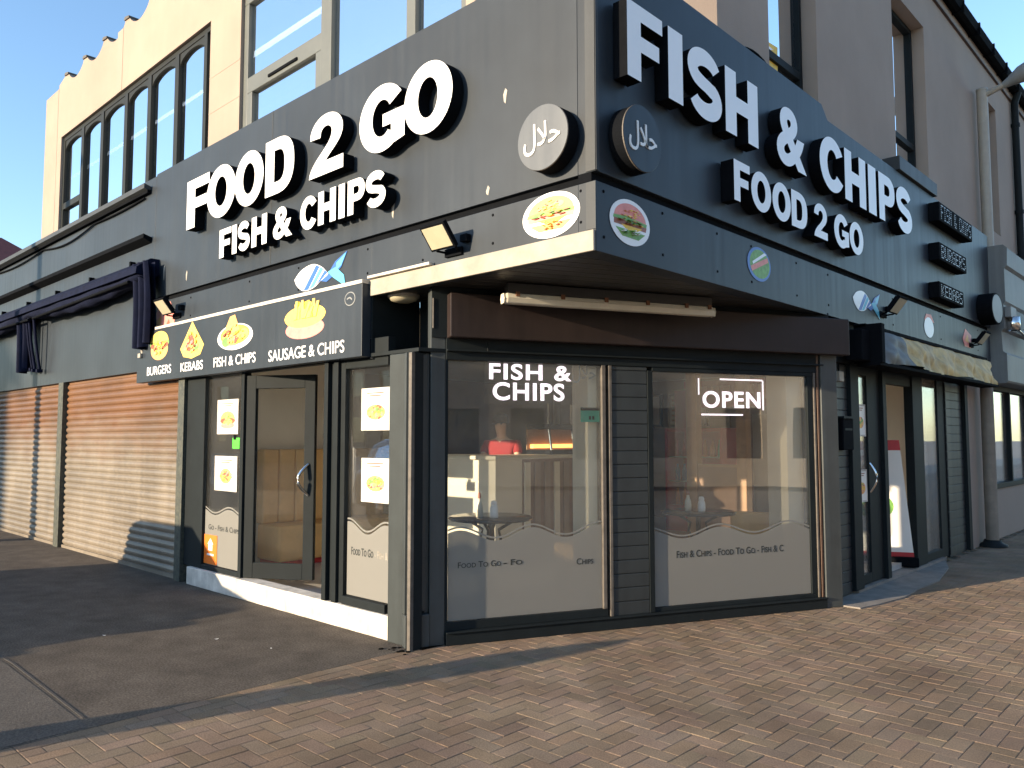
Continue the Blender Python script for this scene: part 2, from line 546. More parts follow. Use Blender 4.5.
def tag(o, label, cat, group=None, kind=None):
    if label: o['label'] = label
    if cat: o['category'] = cat
    if group: o['group'] = group
    if kind: o['kind'] = kind
    return o
def thing(name, label, cat, loc=(0, 0, 0), rotz=0, group=None):
    o = bpy.data.objects.new(name, None)
    COL.objects.link(o)
    o.location = loc
    o.rotation_euler = (0, 0, rotz)
    o.empty_display_size = 0.2
    WL[o.name] = Vector(loc)
    return tag(o, label, cat, group)
def dup(root, loc, rotz, label):
    r = root.copy()
    COL.objects.link(r)
    r.location = loc
    r.rotation_euler = (0, 0, rotz)
    r['label'] = label
    WL[r.name] = Vector(loc)
    def kids(o, n):
        for ch in [c for c in bpy.data.objects if c.parent == o]:
            c = ch.copy()
            COL.objects.link(c)
            c.parent = n
            kids(ch, c)
    kids(root, r)
    return r

# ------------------------------------------------------------------ glyphs and text
def arc(cx, cy, rx, ry, a0, a1, n=24):
    return [(cx + rx * math.cos(R(a0 + (a1 - a0) * i / n)), cy + ry * math.sin(R(a0 + (a1 - a0) * i / n))) for i in range(n + 1)]
def bez(p0, p1, p2, p3, n=12):
    out = []
    for i in range(n + 1):
        t = i / n
        q = 1 - t
        out.append((q**3 * p0[0] + 3 * q * q * t * p1[0] + 3 * q * t * t * p2[0] + t**3 * p3[0], q**3 * p0[1] + 3 * q * q * t * p1[1] + 3 * q * t * t * p2[1] + t**3 * p3[1]))
    return out
def stroke(pts, ws):
    L_, R_ = [], []
    for i, p in enumerate(pts):
        a, b = pts[max(i - 1, 0)], pts[min(i + 1, len(pts) - 1)]
        dx, dy = b[0] - a[0], b[1] - a[1]
        l = math.hypot(dx, dy) or 1
        wd = (ws[i] if isinstance(ws, list) else ws) / 2
        L_.append((p[0] - dy / l * wd, p[1] + dx / l * wd))
        R_.append((p[0] + dy / l * wd, p[1] - dx / l * wd))
    return L_ + R_[::-1]
def smooth_path(pts, k=6):
    out = []
    for i in range(len(pts) - 1):
        p0, p1, p2, p3 = pts[max(i - 1, 0)], pts[i], pts[i + 1], pts[min(i + 2, len(pts) - 1)]
        for j in range(k):
            t = j / k
            out.append(tuple(0.5 * (2 * p1[c] + (p2[c] - p0[c]) * t + (2 * p0[c] - 5 * p1[c] + 4 * p2[c] - p3[c]) * t * t + (3 * p1[c] - p0[c] - 3 * p2[c] + p3[c]) * t**3) for c in range(2)))
    out.append(pts[-1])
    return out
GL = {}
GL['F'] = [[(0, 0), (.30, 0), (.30, .39), (.72, .39), (.72, .60), (.30, .60), (.30, .79), (.80, .79), (.80, 1), (0, 1)]]
GL['I'] = [[(0, 0), (.30, 0), (.30, 1), (0, 1)]]
GL['H'] = [[(0, 0), (.29, 0), (.29, .38), (.61, .38), (.61, 0), (.90, 0), (.90, 1), (.61, 1), (.61, .62), (.29, .62), (.29, 1), (0, 1)]]
GL['O'] = [arc(.5, .5, .5, .515, 0, 360, 48)[:-1], arc(.5, .5, .205, .29, 0, 360, 40)[:-1]]
GL['D'] = [[(0, 0), (.40, 0)] + bez((.40, 0), (.78, 0), (.92, .20), (.92, .5)) + bez((.92, .5), (.92, .80), (.78, 1), (.40, 1)) + [(0, 1)],
           [(.29, .215), (.40, .215)] + bez((.40, .215), (.56, .215), (.62, .30), (.62, .5)) + bez((.62, .5), (.62, .70), (.56, .785), (.40, .785)) + [(.29, .785)]]
GL['P'] = [[(0, 0), (.30, 0), (.30, .36), (.50, .36)] + bez((.50, .36), (.74, .36), (.88, .48), (.88, .68)) + bez((.88, .68), (.88, .88), (.74, 1), (.50, 1)) + [(0, 1)],
           [(.30, .57), (.44, .57)] + bez((.44, .57), (.55, .57), (.585, .61), (.585, .68)) + bez((.585, .68), (.585, .75), (.55, .79), (.44, .79)) + [(.30, .79)]]
GL['C'] = [arc(.5, .5, .5, .515, 33, 327, 44) + [(.66, .335)] + arc(.5, .5, .205, .28, 318, 42, 34) + [(.66, .665)]]
GL['G'] = [arc(.5, .5, .5, .515, 35, 300, 44) + [(.98, .10), (.98, .55), (.52, .55), (.52, .36), (.70, .36), (.70, .255)] + arc(.5, .5, .205, .28, 310, 42, 34) + [(.665, .66)]]
GL['2'] = [[(.02, .66)] + arc(.46, .69, .44, .325, 180, 0, 26)[1:] + bez((.90, .69), (.90, .48), (.66, .40), (.45, .225)) + [(.92, .225), (.92, 0), (0, 0)] + bez((0, 0), (.02, .30), (.61, .44), (.61, .68)) + arc(.46, .69, .15, .12, 0, 180, 14) + [(.30, .645)]]
_sp = arc(.45, .70, .325, .205, 22, 90, 8) + arc(.45, .70, .325, .205, 90, 225, 14)[1:] + bez((.22, .555), (.36, .49), (.55, .50), (.68, .425), 6)[1:-1] + arc(.45, .30, .325, .205, 45, -90, 14) + arc(.45, .30, .325, .205, -90, -158, 8)[1:]
GL['S'] = [stroke(_sp, [.22 + .05 * abs(math.sin(math.pi * i / (len(_sp) - 1) * 2)) for i in range(len(_sp))])]

_cache = {}
def _tomesh(cu, key):
    ob = bpy.data.objects.new("tmp", cu)
    COL.objects.link(ob)
    bpy.context.view_layer.update()
    me = bpy.data.meshes.new_from_object(ob.evaluated_get(bpy.context.evaluated_depsgraph_get()))
    r = ([tuple(v.co) for v in me.vertices], [tuple(p.vertices) for p in me.polygons], [1 if abs(p.normal.z) < 0.5 else 0 for p in me.polygons])
    bpy.data.objects.remove(ob)
    bpy.data.meshes.remove(me)
    bpy.data.curves.remove(cu)
    _cache[key] = r
    return r
def loops_mesh(key, loops):
    if key in _cache: return _cache[key]
    cu = bpy.data.curves.new("tmp", 'CURVE')
    cu.dimensions = '2D'
    cu.fill_mode = 'BOTH'
    cu.extrude = 0.5
    for lp in loops:
        sp = cu.splines.new('POLY')
        sp.points.add(len(lp) - 1)
        for p, q in zip(sp.points, lp): p.co = (q[0], q[1], 0, 1)
        sp.use_cyclic_u = True
    return _tomesh(cu, key)
def text_mesh(txt, offset=0.0, small=False, space=1.0):
    key = (txt, offset, small, space)
    if key in _cache: return _cache[key]
    cu = bpy.data.curves.new("tmp", 'FONT')
    cu.body = txt
    cu.offset = offset
    cu.extrude = 0.5
    cu.space_character = space
    cu.resolution_u = 6
    if small:
        cu.small_caps_scale = 0.78
        for i, ch in enumerate(txt):
            if ch.islower(): cu.body_format[i].use_small_caps = True
    return _tomesh(cu, key)
def put(mb, geo, fr, u0, u1, v0, v1, d0, d1):
    vs, fs, mi = geo
    xs = [p[0] for p in vs]; ys = [p[1] for p in vs]; zs = [p[2] for p in vs]
    X0, X1, Y0, Y1, Z0, Z1 = min(xs), max(xs), min(ys), max(ys), min(zs), max(zs)
    mb.add([fr.P(u0 + (p[0] - X0) / (X1 - X0) * (u1 - u0), v0 + (p[1] - Y0) / (Y1 - Y0) * (v1 - v0), d0 + (p[2] - Z0) / (Z1 - Z0) * (d1 - d0)) for p in vs], fs, mi)
def letter(fr, ch, u0, u1, v0, v1, d0, d1, parent):
    mb = MB()
    over = 0.012 * (v1 - v0) if ch in 'OCGS&' else 0
    geo = text_mesh('&', 0.032) if ch == '&' else loops_mesh('glyph' + ch, GL[ch])
    put(mb, geo, fr, u0, u1, v0 - over, v1 + over, d0, d1)
    return mb.build("letter", [M_white, M_black], parent)
def text(fr, txt, u0, u1, v0, v1, d0, d1, parent, mat, name="lettering", offset=0.0, small=False, space=1.0):
    mb = MB()
    put(mb, text_mesh(txt, offset, small, space), fr, u0, u1, v0, v1, d0, d1)
    mb.m = [0] * len(mb.m)
    return mb.build(name, mat, parent)
def ribbon(mb, fr, pts, wd, d0, d1, mi=0):
    mb.prism(fr, stroke(smooth_path(pts), wd), d0, d1, mi)
def ell(cu, cv, a, b, n=24, a0=0, a1=360):
    return [(cu + a * math.cos(R(a0 + (a1 - a0) * i / n)), cv + b * math.sin(R(a0 + (a1 - a0) * i / n))) for i in range(n if a1 - a0 == 360 else n + 1)]
def halal_script(mb, fr, u0, v0, w_, h_, d0, d1, t=0.05):
    geo = text_mesh("\uFEDD\uFEFC\uFEA3", 0.008)
    put(mb, geo, fr, u0, u0 + w_, v0, v0 + h_, d0, d1)
    mb.m = [0] * len(mb.m)

# ------------------------------------------------------------------ ground
def structure(o):
    o['kind'] = 'structure'
    return o
mb = MB(); mb.box(-400, 400, -400, 400, -0.6, -0.14)
structure(mb.build("road", M_road))
mb = MB(); mb.slab([(-60, -8.5), (-1.72, -8.5), (-1.72, -0.02), (-1.72, 0.3), (-60, 0.3)], -0.3, 0.0)
structure(mb.build("asphalt_pavement", M_asphalt2))
mb = MB()
mb.slab([(-1.9, -2.20), (-3.4, -2.155), (-5.2, -2.20), (-9, -2.16), (-9, -2.173), (-5.2, -2.214), (-3.4, -2.168), (-1.9, -2.213)], 0.0, 0.003)
mb.slab([(-9, -2.20), (-5.2, -2.245), (-3.4, -2.2), (-1.74, -2.24), (-1.74, -8.4), (-9, -8.4)], 0.0, 0.002, 1)
structure(mb.build("asphalt_patch", [M_tar, M_asphalt]))
mb = MB(); mb.slab([(-1.72, -8.5), (7.2, -8.5), (7.2, 60), (-0.02, 60), (-0.02, 3.4), (-1.60, 0.0), (-1.72, 0.0)], -0.3, -0.0040)
structure(mb.build("paving_bed", M_sand))
mb = MB(); mb.box(7.2, 7.35, -8.5, 60, -0.3, 0.004); mb.box(-60, 7.35, -8.65, -8.5, -0.3, 0.004)
structure(mb.build("kerb", M_conc, bevel=0.015))

def in_building(x, y):
    if y < 0.02: return False
    if y < 3.5:
        return x < -1.67 + (y - 0.05) * (1.64 / 3.45) - 0.16
    return x < -0.05
def in_apron(x, y):
    return y > 3.62 and y < 6.6 and x < 0.27 - 0.25 * max(0, (y - 5.6)) and x > -0.3 and (y > 4.0 or x < 0.18)
def brick_mesh():
    vs, fs, tint = [], [], []
    def brick(x0, x1, y0, y1):
        g, b = 0.0014, 0.0034
        dz = random.uniform(-0.0010, 0.0010)
        tx, ty = random.uniform(-.006, .006), random.uniform(-.006, .006)
        x0 += g; x1 -= g; y0 += g; y1 -= g
        cx, cy = (x0 + x1) / 2, (y0 + y1) / 2
        o = len(vs)
        z = lambda x, y, h: h + dz + (x - cx) * tx + (y - cy) * ty
        for (h, i) in ((-0.010, 0), (-0.0020, 0), (0.0, b)):
            for x, y in ((x0 + i, y0 + i), (x1 - i, y0 + i), (x1 - i, y1 - i), (x0 + i, y1 - i)):
                vs.append((x, y, z(x, y, h)))
        fs.append((o + 8, o + 9, o + 10, o + 11))
        for k in (0, 4):
            for e in range(4):
                fs.append((o + k + e, o + k + (e + 1) % 4, o + k + 4 + (e + 1) % 4, o + k + 4 + e))
        t = random.gauss(1, 0.055)
        c = (t * random.uniform(.96, 1.06), t, t * random.uniform(.94, 1.04), 1)
        tint.extend([c] * 9)
    mo = 0.1
    ox, oy = -1.72, -5.0
    n = 0
    for j in range(0, 175):
        for i in range(1, 78):
            x, y = ox + i * mo, oy + j * mo
            t = (i + j) % 4
            if i == 1 and t == 1: r = (x, x + mo, y, y + mo)
            elif t == 0: r = (x, x + 2 * mo, y, y + mo)
            elif t == 2: r = (x, x + mo, y, y + 2 * mo)
            else: continue
            cx, cy = (r[0] + r[1]) / 2, (r[2] + r[3]) / 2
            if in_building(cx, cy) or in_apron(cx, cy): continue
            if cy > 7 and cx > 3.5: continue
            if r[0] < ox + mo * 0.9: continue
            brick(*r)
    y = oy
    while y < 0.0:
        brick(ox, ox + 0.098, y, y + 0.2)
        y += 0.2
    me = bpy.data.meshes.new("herringbone_paving")
    me.from_pydata(vs, [], fs)
    at = me.color_attributes.new("tint", 'FLOAT_COLOR', 'CORNER')
    k = 0
    flat = []
    for f, c in zip(fs, tint):
        flat.extend(c * len(f))
    at.data.foreach_set("color", flat)
    me.materials.append(M_brick)
    o = bpy.data.objects.new("herringbone_paving", me)
    COL.objects.link(o)
    structure(o)
brick_mesh()
mb = MB()
mb.slab([(-0.12, 3.62), (0.20, 3.62), (0.26, 3.9), (0.33, 4.4), (0.29, 5.0), (0.31, 5.6), (0.14, 6.62), (-0.12, 7.4)], -0.02, 0.012)
mb.slab([(-1.2, 4.3), (-0.06, 4.3), (-0.06, 7.3), (-1.2, 7.3)], -0.02, 0.04)
structure(mb.build("concrete_apron", M_conc))
# rough mortar and grit where the paving meets the corner post
mb = MB()
for k in range(12):
    x, y, r = -1.95 + random.random() * 0.35, -0.22 + random.random() * 0.16, random.uniform(.006, .018)
    if y > -0.1 and x > -1.78: continue
    mb.lathe([(r * 1.2, 0), (r, r * .35), (0.001, r * .5)], (x, y, 0), 7)
structure(mb.build("mortar_crumbs", M_brick))

# ------------------------------------------------------------------ the corner building
BLD = thing("corner_building", "cream rendered corner building over a dark chip shop front with canopy", "building", (-1.7, 0.5, 0))
def part(mb, name, mats, parent=None, bevel=0.0):
    return mb.build(name, mats, parent or BLD, bevel)

def wall(mb, fr, u0, u1, v0, v1, holes, depth, mi=0):
    us = sorted({u0, u1, *[h[0] for h in holes], *[h[1] for h in holes]})
    vv = sorted({v0, v1, *[h[2] for h in holes], *[h[3] for h in holes]})
    for i in range(len(us) - 1):
        for j in range(len(vv) - 1):
            cu, cv = (us[i] + us[i + 1]) / 2, (vv[j] + vv[j + 1]) / 2
            if any(h[0] < cu < h[1] and h[2] < cv < h[3] for h in holes): continue
            mb.quad(fr.P(us[i], vv[j], 0), fr.P(us[i + 1], vv[j], 0), fr.P(us[i + 1], vv[j + 1], 0), fr.P(us[i], vv[j + 1], 0), mi)
    for a, b, c, e in holes:
        P = fr.P
        mb.quad(P(a, c, 0), P(a, e, 0), P(a, e, -depth), P(a, c, -depth), mi)
        mb.quad(P(b, e, 0), P(b, c, 0), P(b, c, -depth), P(b, e, -depth), mi)
        mb.quad(P(a, e, 0), P(b, e, 0), P(b, e, -depth), P(a, e, -depth), mi)
        mb.quad(P(b, c, 0), P(a, c, 0), P(a, c, -depth), P(b, c, -depth), mi)

FL2 = FL.off(-0.30)
FR2 = FR.off(-0.15)
CU0, CU1 = Vector((-1.40, 0.30, 0)), Vector((-0.15, 1.84, 0))
du = (CU1 - CU0).normalized()
FC2 = Frame(CU0, du, (du.y, -du.x, 0))

# upper storey facing the sun, with a scalloped parapet
mb = MB()
LH = [(-11.22, -5.92, 4.78, 6.50), (-5.18, -1.50, 4.60, 6.50)]
wall(mb, FL2, -12.08, -1.40, 4.3, 7.30, LH, 0.16)
pts = [(-11.42, 7.30)]
pk, stp = -11.10, 0.838
poly_top = []
x = pk
while x < -1.5:
    x2 = min(x + 0.13, -1.42)
    poly_top += [(x, 7.52), (x2, 7.50)]
    nx = x + stp
    if nx < -1.5:
        for i in range(1, 12):
            t = i / 12
            poly_top.append((x2 + (nx - x2) * t, 7.51 - 0.17 * math.sin(math.pi * t) ** 0.7))
    x = nx
front = [(-11.42, 7.30), (-1.40, 7.30), (-1.40, 7.45)] + poly_top[::-1] + [(-11.42, 7.44)]
mb.prism(FL2, front, -0.22, 0.0)
mb.fbox(FL2, -12.08, -11.425, 7.30, 7.38, -0.22, 0.0)
mb.quad(FL2.P(-12.08, 4.3, 0), FL2.P(-12.08, 7.30, 0), FL2.P(-12.08, 7.30, -6), FL2.P(-12.08, 4.3, -6))
wall(mb, FC2, 0, (CU1 - CU0).length, 4.3, 7.55, [], 0.1)
part(mb, "upper_wall", M_render)
mb = MB()
x = pk
while x < -1.5:
    mb.prism(FL2, [(x - 0.02, 7.50), (x + 0.15, 7.485), (x + 0.155, 7.515), (x + 0.02, 7.545), (x - 0.015, 7.535)], -0.24, 0.02)
    x += stp
part(mb, "parapet_tile", M_tile)
mb = MB()
mb.fbox(FL2, -8.86, -8.66, 6.50, 7.42, 0.0, 0.004)  # flush upright strip, slightly darker than the wall
mb.fbox(FL2, -11.47, -11.43, 4.6, 7.38, 0.0, 0.003)
for z in (5.35, 5.78): mb.fbox(FL2, -5.92, -5.19, z, z + 0.012, 0.0, 0.003)
part(mb, "render_strip", M_render_grey)

# upper storey of the shaded side
mb = MB()
RH = [(2.78, 3.86, 4.60, 7.05), (6.19, 7.48, 4.84, 7.08), (10.25, 11.45, 4.95, 7.14), (14.6, 15.8, 4.95, 7.14), (18.6, 19.8, 4.95, 7.14)]
wall(mb, FR2, 1.84, 26, 4.3, 7.90, RH, 0.22)
part(mb, "side_wall", M_render)
mb = MB()
mb.fbox(FR2, 1.84, 26, 7.655, 7.675, 0.0, 0.035, 1)
mb.fbox(FR2, 1.84, 26, 7.675, 7.86, 0.0, 0.03, 0)
part(mb, "eaves_board", [M_render_grey, M_copper])
mb = MB()
prof = [(0.0, 7.86), (0.03, 7.80), (0.10, 7.775), (0.16, 7.80), (0.19, 7.90), (0.17, 7.93), (-0.02, 7.94)]
n = len(prof)
vs = [FR2.P(1.9, z, d) for d, z in prof] + [FR2.P(26, z, d) for d, z in prof]
mb.add(vs, [(i, i + n, (i + 1) % n + n, (i + 1) % n) for i in range(n)] + [list(range(n))[::-1], list(range(n, 2 * n))])
for y in [2.5 + 0.9 * k for k in range(26)]:
    mb.fbox(FR2, y, y + 0.03, 7.765, 7.945, 0.0, 0.20)
gut = part(mb, "gutter", M_black)
mb = MB()
mb.tube([FR2.P(12.62, 7.80, 0.13), FR2.P(12.62, 7.6, 0.07), FR2.P(12.62, 4.3, 0.07)], 0.06, 10)
for z in (7.2, 5.6, 4.8): mb.lathe([(0.075, -0.03), (0.075, 0.03)], FR2.P(12.62, z, 0.07), 12)
part(mb, "downpipe", M_dark)
mb = MB()
mb.add([(0.03, 1.9, 7.93), (0.03, 26, 7.93), (-4.0, 26, 10.2), (-4.0, 3.5, 10.2)], [(0, 1, 2, 3)])
mb.add([(-8.0, 1.9, 7.93), (-8.0, 26, 7.93), (-4.0, 26, 10.2), (-4.0, 3.5, 10.2)], [(3, 2, 1, 0)])
mb.add([(0.03, 1.9, 7.93), (-4.0, 3.5, 10.2), (-8.0, 1.9, 7.93)], [(0, 1, 2)])
mb.slab([(-12.2, 0.55), (-1.5, 0.55), (-0.2, 1.95), (-8, 1.95), (-8, 6), (-12.2, 6)], 7.1, 7.2)
part(mb, "roof", M_slate)

def window(fr, u0, u1, v0, v1, bars, rails, d=-0.10, fw=0.07, mats=(M_winframe, M_upglass), arch=None, parent=None):
    mb = MB()
    mb.fbox(fr, u0, u1, v0, v0 + fw, d, d + 0.06)
    mb.fbox(fr, u0, u1, v1 - fw, v1, d, d + 0.06)
    mb.fbox(fr, u0, u0 + fw, v0 + fw, v1 - fw, d, d + 0.06)
    mb.fbox(fr, u1 - fw, u1, v0 + fw, v1 - fw, d, d + 0.06)
    for a, b in bars: mb.fbox(fr, a, b, v0 + fw, v1 - fw, d, d + 0.065)
    for a, b, c, e in rails: mb.fbox(fr, a, b, c, e, d, d + 0.058)
    if arch:
        for a, b in arch:
            h = v1 - fw
            p = [(a, h), (a, h - 0.17)] + [((a + b) / 2 - (b - a) / 2 * math.cos(R(t)), h - 0.17 + 0.13 * math.sin(R(t))) for t in range(6, 175, 12)] + [(b, h - 0.17), (b, h)]
            mb.prism(fr, p, d + 0.004, d + 0.05)
    f = part(mb, "window", mats[0], parent, 0.006)
    mb = MB()
    mb.quad(fr.P(u0 + 0.02, v0 + 0.02, d + 0.015), fr.P(u1 - 0.02, v0 + 0.02, d + 0.015), fr.P(u1 - 0.02, v1 - 0.02, d + 0.015), fr.P(u0 + 0.02, v1 - 0.02, d + 0.015))
    mb.build("pane", mats[1], f)
    return f
bars = [(-10.37, -10.26), (-9.54, -9.43), (-8.63, -8.52), (-7.82, -7.71), (-6.97, -6.86), (-6.16, -6.08)]
cells = [(-11.15, -10.37), (-10.26, -9.54), (-9.43, -8.63), (-8.52, -7.82), (-7.71, -6.97), (-6.86, -6.16)]
window(FL2, -11.22, -5.92, 4.78, 6.50, bars, [(-11.15, -10.40, 5.28, 5.38)], arch=cells, mats=(M_winframe2, M_upglass))
window(FL2, -5.18, -1.50, 4.60, 6.50, [(-3.62, -3.44), (-2.29, -2.17)], [(-5.11, -3.62, 5.36, 5.54), (-5.11, -4.98, 4.6, 5.36), (-3.72, -3.62, 4.6, 5.36)], d=-0.10, fw=0.10)
mb = MB(); mb.fbox(FL2, -4.62, -4.05, 5.40, 5.43, -0.04, -0.028)
part(mb, "window_vent", M_black)
for k, h in enumerate(RH):
    window(FR2, h[0], h[1], h[2], h[3], [], [(h[0] + 0.06, h[1] - 0.06, h[2] + 0.55, h[2] + 0.63)], d=-0.21, fw=0.06, mats=(M_dark, M_upglass))
# rooms behind the upper windows
mb = MB()
mb.quad((-12.2, 2.2, 4.4), (-1.4, 2.2, 4.4), (-1.4, 2.2, 7.2), (-12.2, 2.2, 7.2))
mb.quad((-12.2, 0.5, 6.7), (-1.4, 0.5, 6.7), (-1.4, 2.2, 6.7), (-12.2, 2.2, 6.7))
mb.quad((-12.2, 0.5, 4.5), (-1.4, 0.5, 4.5), (-1.4, 2.2, 4.5), (-12.2, 2.2, 4.5))
mb.quad((-1.0, 2.0, 4.4), (-1.0, 24, 4.4), (-1.0, 24, 7.6), (-1.0, 2.0, 7.6))
part(mb, "upper_room", M_intwall)
mb = MB(); mb.fbox(FL2, -11.5, -6.2, 5.90, 5.925, -0.24, -0.21)
tag(mb.build("strip_light", M_striplit), "long thin white strip light glowing behind the six arched upper windows", "strip light")
mb = MB(); mb.hexa([(-5.35, 0.50, 5.93), (-3.85, 0.56, 5.99), (-3.85, 0.60, 5.99), (-5.35, 0.54, 5.93), (-5.35, 0.50, 5.965), (-3.85, 0.56, 6.025), (-3.85, 0.60, 6.025), (-5.35, 0.54, 5.965)])
tag(mb.build("strip_light", M_striplit), "short white strip light glowing behind the big upper window with the vent", "strip light")
# paper star-shaped notice in the first window round the corner
nf = thing("window_notice", "yellow and white paper notice stuck low inside the first side window", "notice", FR2.P(3.0, 4.9, -0.19))
mb = MB(); mb.prism(FR2, [(2.86, 4.80), (3.10, 4.74), (3.34, 4.86), (3.36, 5.34), (2.86, 5.30)], -0.185, -0.182)
mb.build("sheet", M_yellow, nf)
mb = MB(); mb.prism(FR2, [(2.86, 5.02), (3.05, 5.10), (3.20, 5.02), (3.10, 5.22), (3.26, 5.28), (2.88, 5.29)], -0.181, -0.179)
mb.build("print", M_white, nf)

# flat canopy roof, soffit
SZ = 2.71
mb = MB()
mb.slab([(-1.45, 0.295), (-0.142, 0.295), (-0.142, 3.6), (-0.3, 3.6)], 4.45, 4.55)
mb.slab([(-2.285, 0.005), (-0.012, 0.005), (-0.012, 4.2), (-0.3, 4.2), (-2.285, 0.62)], SZ + 0.035, SZ + 0.08)
part(mb, "canopy_deck", M_black)
mb = MB()
nb_ = 20
tri = [(-2.285, 0.004), (-0.010, 0.004), (-0.010, 4.0)]
for k in range(nb_):      # boards run along the diagonal shop front
    d0 = k * 0.135 - 0.88
    d1 = d0 + 0.128
    poly = []
    P = [Vector((x, y, 0)) for x, y in [(-2.285, 0.004), (-0.010, 0.004), (-0.010, 4.0), (-0.3, 4.0), (-2.285, 0.6)]]
    def clip(P, dd, sgn):
        out = []
        for i in range(len(P)):
            a, b = P[i], P[(i + 1) % len(P)]
            fa = sgn * ((a - A2).dot(FC.n) - dd); fb = sgn * ((b - A2).dot(FC.n) - dd)
            if fa >= 0: out.append(a)
            if fa * fb < 0: out.append(a + (b - a) * (fa / (fa - fb)))
        return out
    q = clip(clip(P, d0, 1), d1, -1)
    if len(q) > 2: mb.slab([(p.x, p.y) for p in q], SZ, SZ + 0.03)
part(mb, "soffit", M_soffit, bevel=0.004)

# fascia edge strip
mb = MB()
mb.fbox(FL, -2.285, -0.006, 2.70, 2.832, 0.0, 0.022)
part(mb, "canopy_edge", M_alu, bevel=0.004)
mb = MB()
mb.fbox(FL, -2.285, -1.52, 2.838, 2.86, 0.0, 0.05)
part(mb, "top_flashing", M_whitepaint, bevel=0.003)

# shop front, sunny side ------------------------------------------------
mb = MB()
mb.fbox(FL, -5.50, -1.95, 0.0, 0.185, -0.14, 0.015)
part(mb, "plinth", M_whitepaint, bevel=0.008)
mb = MB()
mb.fbox(FL, -5.81, -5.66, 0.0, 2.36, -0.10, 0.02)
mb.fbox(FL, -9.83, -9.63, 0.0, 2.36, -0.10, 0.02)
part(mb, "shutter_post", M_flake, bevel=0.006)
def shutter(u0, u1):
    mb = MB()
    per, nsl = 0.088, 26
    rows = []
    for k in range(nsl):
        z0 = 0.04 + k * per
        for t, d in ((0, 0), (0.10, 0.004), (0.30, 0.017), (0.55, 0.022), (0.80, 0.014), (0.94, 0.0)):
            rows.append((z0 + t * per, d - 0.06))
    rows = [(0.0, -0.03), (0.04, -0.03)] + rows + [(2.40, -0.06)]
    vs, fs = [], []
    for z, d in rows: vs += [FL.P(u0, z, d), FL.P(u1, z, d)]
    for i in range(len(rows) - 1): fs.append((2 * i, 2 * i + 1, 2 * i + 3, 2 * i + 2))
    mb.add(vs, fs, 0, False)
    return part(mb, "roller_shutter", M_shutter)
shutter(-9.63, -5.81)
shutter(-13.6, -9.83)
mb = MB(); mb.fbox(FL, -16, -13.6, 0, 2.36, -0.1, 0.0)
mb.quad((-16, 0.02, 0), (-16, 0.02, 4.6), (-16, 6, 4.6), (-16, 6, 0))
part(mb, "end_wall", M_render)
mb = MB()
D0, D1 = -0.10, -0.02
for a, b in ((-5.66, -5.24), (-4.46, -4.40)): mb.fbox(FL, a, b, 0.185, 2.20, D0, D1)
mb.fbox(FL, -5.24, -4.46, 0.185, 0.235, D0, D1)
mb.fbox(FL, -5.66, -2.09, 2.20, 2.36, D0, D1)
mb.fbox(FL, -2.93, -2.87, 0.185, 2.20, D0, 0.02)
mb.fbox(FL, -2.87, -2.80, 0.185, 2.20, D0, D1)
mb.fbox(FL, -2.80, -2.735, 0.185, 2.20, D0, 0.01)
mb.fbox(FL, -2.735, -2.67, 0.185, 2.20, D0, D1)
mb.fbox(FL, -2.67, -2.09, 0.185, 0.255, D0, -0.005)
mb.fbox(FL, -2.67, -2.09, 2.13, 2.20, D0, D1)
part(mb, "shopfront_frame", M_dark, bevel=0.006)
def pane(fr, u0, u1, v0, v1, d, parent=None):
    mb = MB(); mb.fbox(fr, u0, u1, v0, v1, d - 0.004, d + 0.004)
    return part(mb, "shop_window", M_glass_lowhaze if fr is FL else M_glass, parent)
def wavy(fr, u0, u1, v0, v1, amp, lam, ph, d, parent):
    n = 60
    f = lambda u: v1 + amp * math.sin(2 * math.pi * (u - u0) / lam + ph)
    mb = MB()
    top = [(u0 + (u1 - u0) * i / n, f(u0 + (u1 - u0) * i / n)) for i in range(n + 1)]
    mb.prism(fr, [(u0, v0), (u1, v0)] + top[::-1], d, d + 0.001)
    for i in range(n):
        a, b = top[i], top[i + 1]
        mb.prism(fr, [(a[0], a[1] + .016), (b[0], b[1] + .016), (b[0], b[1] + .03), (a[0], a[1] + .03)], d, d + 0.001)
    return mb.build("frosted_vinyl", M_frost, parent)
g1 = pane(FL, -5.24, -4.46, 0.235, 2.20, -0.06)
wavy(FL, -5.23, -4.47, 0.24, 0.79, 0.035, 0.62, 2.6, -0.054, g1)
text(FL, "Go - Fish & Chips", -5.15, -4.50, 0.600, 0.655, -0.052, -0.051, g1, M_vinyltext, "vinyl_lettering", 0.01, True)
g2 = pane(FL, -2.67, -2.09, 0.255, 2.13, -0.06)
wavy(FL, -2.66, -2.10, 0.26, 0.815, 0.045, 0.50, 1.3, -0.054, g2)
text(FL, "Food To Go", -2.60, -2.30, 0.590, 0.655, -0.052, -0.051, g2, M_vinyltext, "vinyl_lettering", 0.02, True)
text(FL, "- Fish &", -2.28, -2.11, 0.590, 0.650, -0.052, -0.051, g2, M_lampgrey, "vinyl_lettering", 0.01, True)
